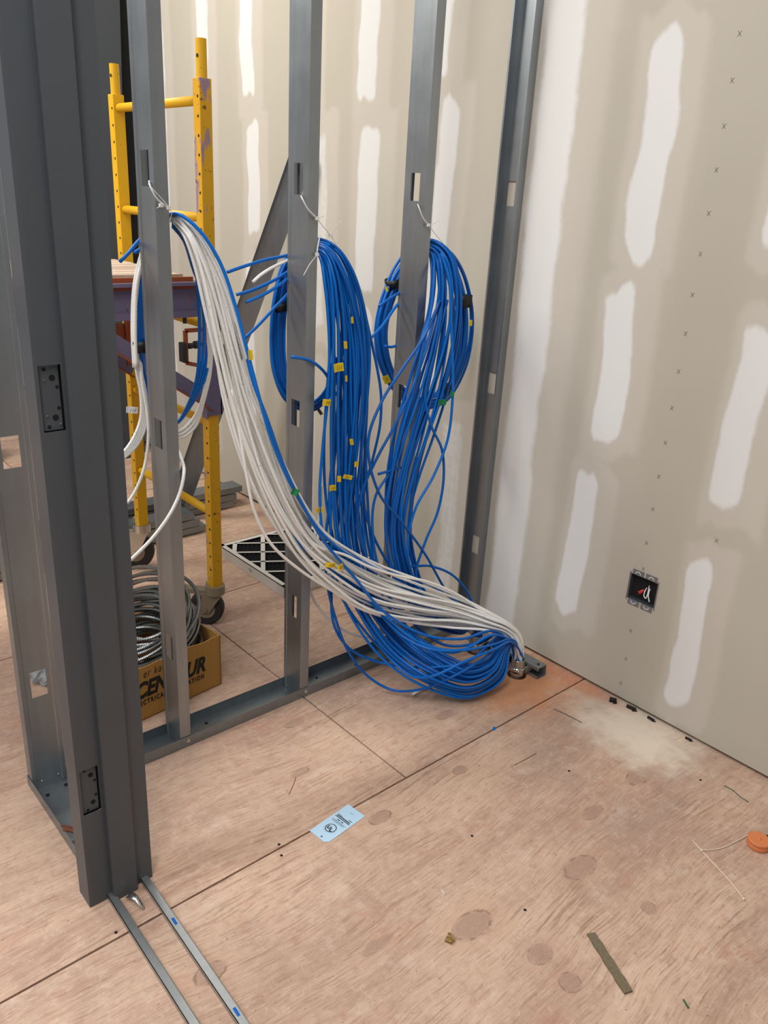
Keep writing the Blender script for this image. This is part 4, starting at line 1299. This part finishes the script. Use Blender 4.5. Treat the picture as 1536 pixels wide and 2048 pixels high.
# letters read with the top toward the right-hand end (as the card lies)
lettering(pm, 'U', q(cc[0] - .006, cc[1] + .010, .0017), -eyy, exx, .014, 0, 1, None, .0008)
lettering(pm, 'L', q(cc[0] - .009, cc[1] - .001, .0017), -eyy, exx, .014, 0, 1, None, .0008)
for k, ch in enumerate('CLASSIFIED'):
    t = math.radians(108 + 15.5 * k)
    rr = Rr * 1.22
    c_, s_2 = math.cos(t), math.sin(t)
    lettering(pm, ch, q(cc[0] + rr * c_, cc[1] + rr * s_2, .0017), (exx * -s_2 + eyy * c_), (exx * -c_ + eyy * -s_2), .0042)
for x, a, b, wd in ((.49, .16, .84, .0006), (.515, .2, .8, .0006), (.53, .12, .88, .0007), (.57, .34, .46, .0022), (.57, .52, .68, .0022), (.62, .1, .9, .0022), (.655, .14, .86, .0028), (.685, .62, .9, .0012), (.70, .12, .3, .0016), (.86, .40, .58, .0006)):
    p0, p1 = q(Lx * x, Ly * a, .0017), q(Lx * x, Ly * b, .0017)
    pm.bar(p0, p1, wd, .0003)
pm.build('print', INK, tg)
MB().cyl(q(.008, Ly * .42, .0012), q(.008, Ly * .42, .0018), .0022, 12).build('punched_hole', HOLE, tg)


def litter(name, label, cat, mb, mat, **kw):
    o = mb.build(name, mat, **kw); tag(o, label, cat); return o


# twisted steel tab by the jamb
mb = MB(); c = Vector(at(271, 1806, z=0)); vs = []
for k in range(9):
    t = k / 8
    wd = .0075 * (1 - .55 * t); cpt = c + Vector((-.006 + .012 * t, .022 - .05 * t, .004 + .012 * math.sin(math.pi * (1 - t) * .9)))
    vs += [cpt + Vector((-wd, -wd * .5, 0)), cpt + Vector((wd, wd * .5, .003 * math.sin(t * 5)))]
mb.add(vs, [(2 * k, 2 * k + 2, 2 * k + 3, 2 * k + 1) for k in range(8)])
litter('steel_tab', 'small bent shiny steel tab on the floor between the spreader bars', 'metal scrap', mb, CHROME, solid=.001, smooth=True)
# zip tie
zt = thing('cable_tie', 'dirty white cable tie lying loose on the plywood near the right edge', 'cable tie', tuple(at(1403, 1700, z=0)))
DIRTYW = plain('dusty_nylon', srgb(220, 200, 180), .6, 0, .06)
MB().tube(spline([at(*p, z=.0016) for p in ((1384, 1680), (1403, 1701), (1430, 1730), (1462, 1765), (1487, 1797))], .01), .0016, 6).build('strap', DIRTYW, zt, smooth=True)
MB().tube(spline([at(*p, z=.0016) for p in ((1403, 1701), (1440, 1697), (1470, 1684), (1500, 1668))], .01), .0014, 6).build('strap', DIRTYW, zt, smooth=True)
for p in ((1403, 1701), (1487, 1798)):
    c = at(*p, z=.003); MB().box(c - .0028, c + .0028).build('head', DIRTYW, zt, bevel=.001)
# orange cap
oc = thing('plastic_puck', 'round dusty orange plastic cap on the floor at the right edge', 'cap', (-.283, -1.178, 0))
ORC = plain('orange_plastic', srgb(206, 122, 72), .6, 0, .1)
c = Vector((-.268, -1.193, 0)); mb = MB()
mb.tube([c + Vector((0, 0, z)) for z in (.0005, .003, .010, .0115, .020, .022)], [.026, .0275, .0275, .0265, .0275, .025], 32)
mb.build('cap_body', ORC, oc)
vs = []
mb = MB(); mb.tube([c + Vector((0, 0, .0215)), c + Vector((0, 0, .0235)), c + Vector((0, 0, .0245))], [.006, .004, .001], 14); mb.build('cap_nub', ORC, oc, smooth=True)
# black scrap at the right edge
mb = MB(); c = Vector((-.205, -1.205, 0))
mb.box(c + Vector((-.02, -.02, .001)), c + Vector((.03, .012, .020)), rot=Matrix.Rotation(.5, 3, 'Z')); mb.box(c + Vector((-.033, -.004, .001)), c + Vector((-.012, .008, .009)), rot=Matrix.Rotation(.9, 3, 'Z')); mb.box(c + Vector((-.01, .0, .018)), c + Vector((.02, .014, .027)), rot=Matrix.Rotation(.2, 3, 'Y'))
litter('plastic_scrap', 'jagged black plastic scrap beside the orange cap', 'scrap', mb, BLACKT, bevel=.0015)
# wood strip
a, b, a2, b2 = [Vector(at(*p, z=0)) for p in ((1173, 1870), (1248, 1990), (1190, 1868), (1265, 1984))]
mb = MB(); nn_ = 10; vs = []
for k in range(nn_ + 1):
    t = k / nn_; l = a.lerp(b, t); r2 = a2.lerp(b2, t); j = .0012 * math.sin(k * 2.1)
    for z in (.0006, .005): vs += [l + Vector((j, 0, z)), r2 + Vector((-j, 0, z))]
fs = []
for k in range(nn_):
    i = 4 * k; fs += [(i, i + 1, i + 5, i + 4), (i + 2, i + 6, i + 7, i + 3), (i, i + 4, i + 6, i + 2), (i + 1, i + 3, i + 7, i + 5)]
fs += [(0, 2, 3, 1), (4 * nn_, 4 * nn_ + 1, 4 * nn_ + 3, 4 * nn_ + 2)]
mb.add(vs, fs)
litter('wood_strip', 'thin grey-brown splintered wood strip on the plywood', 'wood scrap', mb, WOODSTRIP)
# wire bits and chips
bits = [('wire_offcut', 'thin dark green wire offcut on the floor near the wall', DGREEN, [(1448, 1571), (1465, 1580), (1480, 1593), (1497, 1604)], .0011),
        ('wire_offcut', 'short green wire snippet at the bottom of the floor', DGREEN, [(1367, 1999), (1372, 2008), (1377, 2016)], .0018),
        ('wire_offcut', 'tiny white sliver on the plywood below the blue tag', WHITEP, [(882, 1778), (890, 1789)], .0012),
        ('wood_splinter', 'long dark splinter on the dusty floor near the conduits', BLACKT, [(1108, 1418), (1130, 1428), (1164, 1445)], .0008),
        ('wood_splinter', 'thin red-brown splinter left of the blue tag', plain('red_wood', srgb(150, 76, 50), .7), [(592, 1554), (586, 1571), (578, 1588)], .0008),
        ('wood_splinter', 'dark scratch-like splinter on the floor left of the wall dust', plain('dark_wood', srgb(90, 62, 48), .8), [(1029, 1530), (1050, 1519), (1073, 1506)], .0007)]
for nm, lab, m, pts, r in bits:
    litter(nm, lab, 'scrap', MB().tube(spline([at(*p, z=r + .0003) for p in pts], .006), r, 6), m, smooth=True)
mb = MB(); c = Vector(at(901, 1883, z=0)); mb.box(c + Vector((-.008, -.006, .0005)), c + Vector((.004, .010, .008)), rot=Matrix.Rotation(.4, 3, 'Z')); mb.tube(spline([c + Vector((.004, -.006, .004)), c + Vector((.008, .004, .010)), c + Vector((.006, .014, .006))], .003), .0025, 6)
litter('brass_scrap', 'small crumpled bronze-coloured scrap beside the large knot', 'scrap', mb, plain('bronze', srgb(150, 122, 70), .35, .5), bevel=.001)
mb = MB(); c = Vector(at(988, 1458, z=0)); mb.box(c + Vector((-.007, -.004, .0004)), c + Vector((.007, .004, .003)), rot=Matrix.Rotation(.5, 3, 'Z'))
litter('cable_chip', 'tiny blue plastic chip on a floor joint', 'scrap', mb, BLUEC2, bevel=.0006)
blk = [((-.026, -.606), (.022, .014, .012), .5, 'black plastic scrap at the foot of the drywall above the dust'), ((-.014, -.665), (.03, .008, .010), .1, 'flat black strip along the wall base beside the dust'),
       ((-.014, -.735), (.024, .006, .008), -.1, 'second black strip farther along the wall base'), ((-.012, -.86), (.02, .005, .007), .05, 'thin black strip at the wall base near the right edge')]
for (x, y), (ly, lx, lz), rt, lab in blk:
    mb = MB(); mb.box((x - lx / 2, y - ly / 2, .0005), (x + lx / 2, y + ly / 2, lz), rot=Matrix.Rotation(rt, 3, 'Z')); mb.box((x - lx / 2, y - ly * .7, .0005), (x, y - ly * .2, lz * .6), rot=Matrix.Rotation(rt + .6, 3, 'Z'))
    litter('plastic_shim', lab, 'scrap', mb, BLACKT, bevel=.001)
# brown strap in the left track
mb = MB(); p0, p1 = Vector((-1.590, -.14, .036)), Vector((-1.515, -.19, .004))
mb.bar(p0, p1, .012, .003); mb.bar(p0 + Vector((.0, .010, .002)), p1 + Vector((0, .010, .004)), .004, .004)
litter('brown_strap', 'brown strap lying across the floor track beside the door jamb', 'strap', mb, plain('brown_plastic', srgb(110, 62, 44), .5))
# floor screws
for i, (px, py) in enumerate(((558, 1689), (563, 1711), (944, 1672), (1138, 1542), (1401, 1560), (585, 1353), (425, 1318), (232, 1865), (1050, 1820))):
    c = Vector(at(px, py, z=0))
    MB().cyl(c + Vector((0, 0, -.001)), c + Vector((0, 0, .0006)), .0035, 10).build('floor_screw', HOLE, fl)
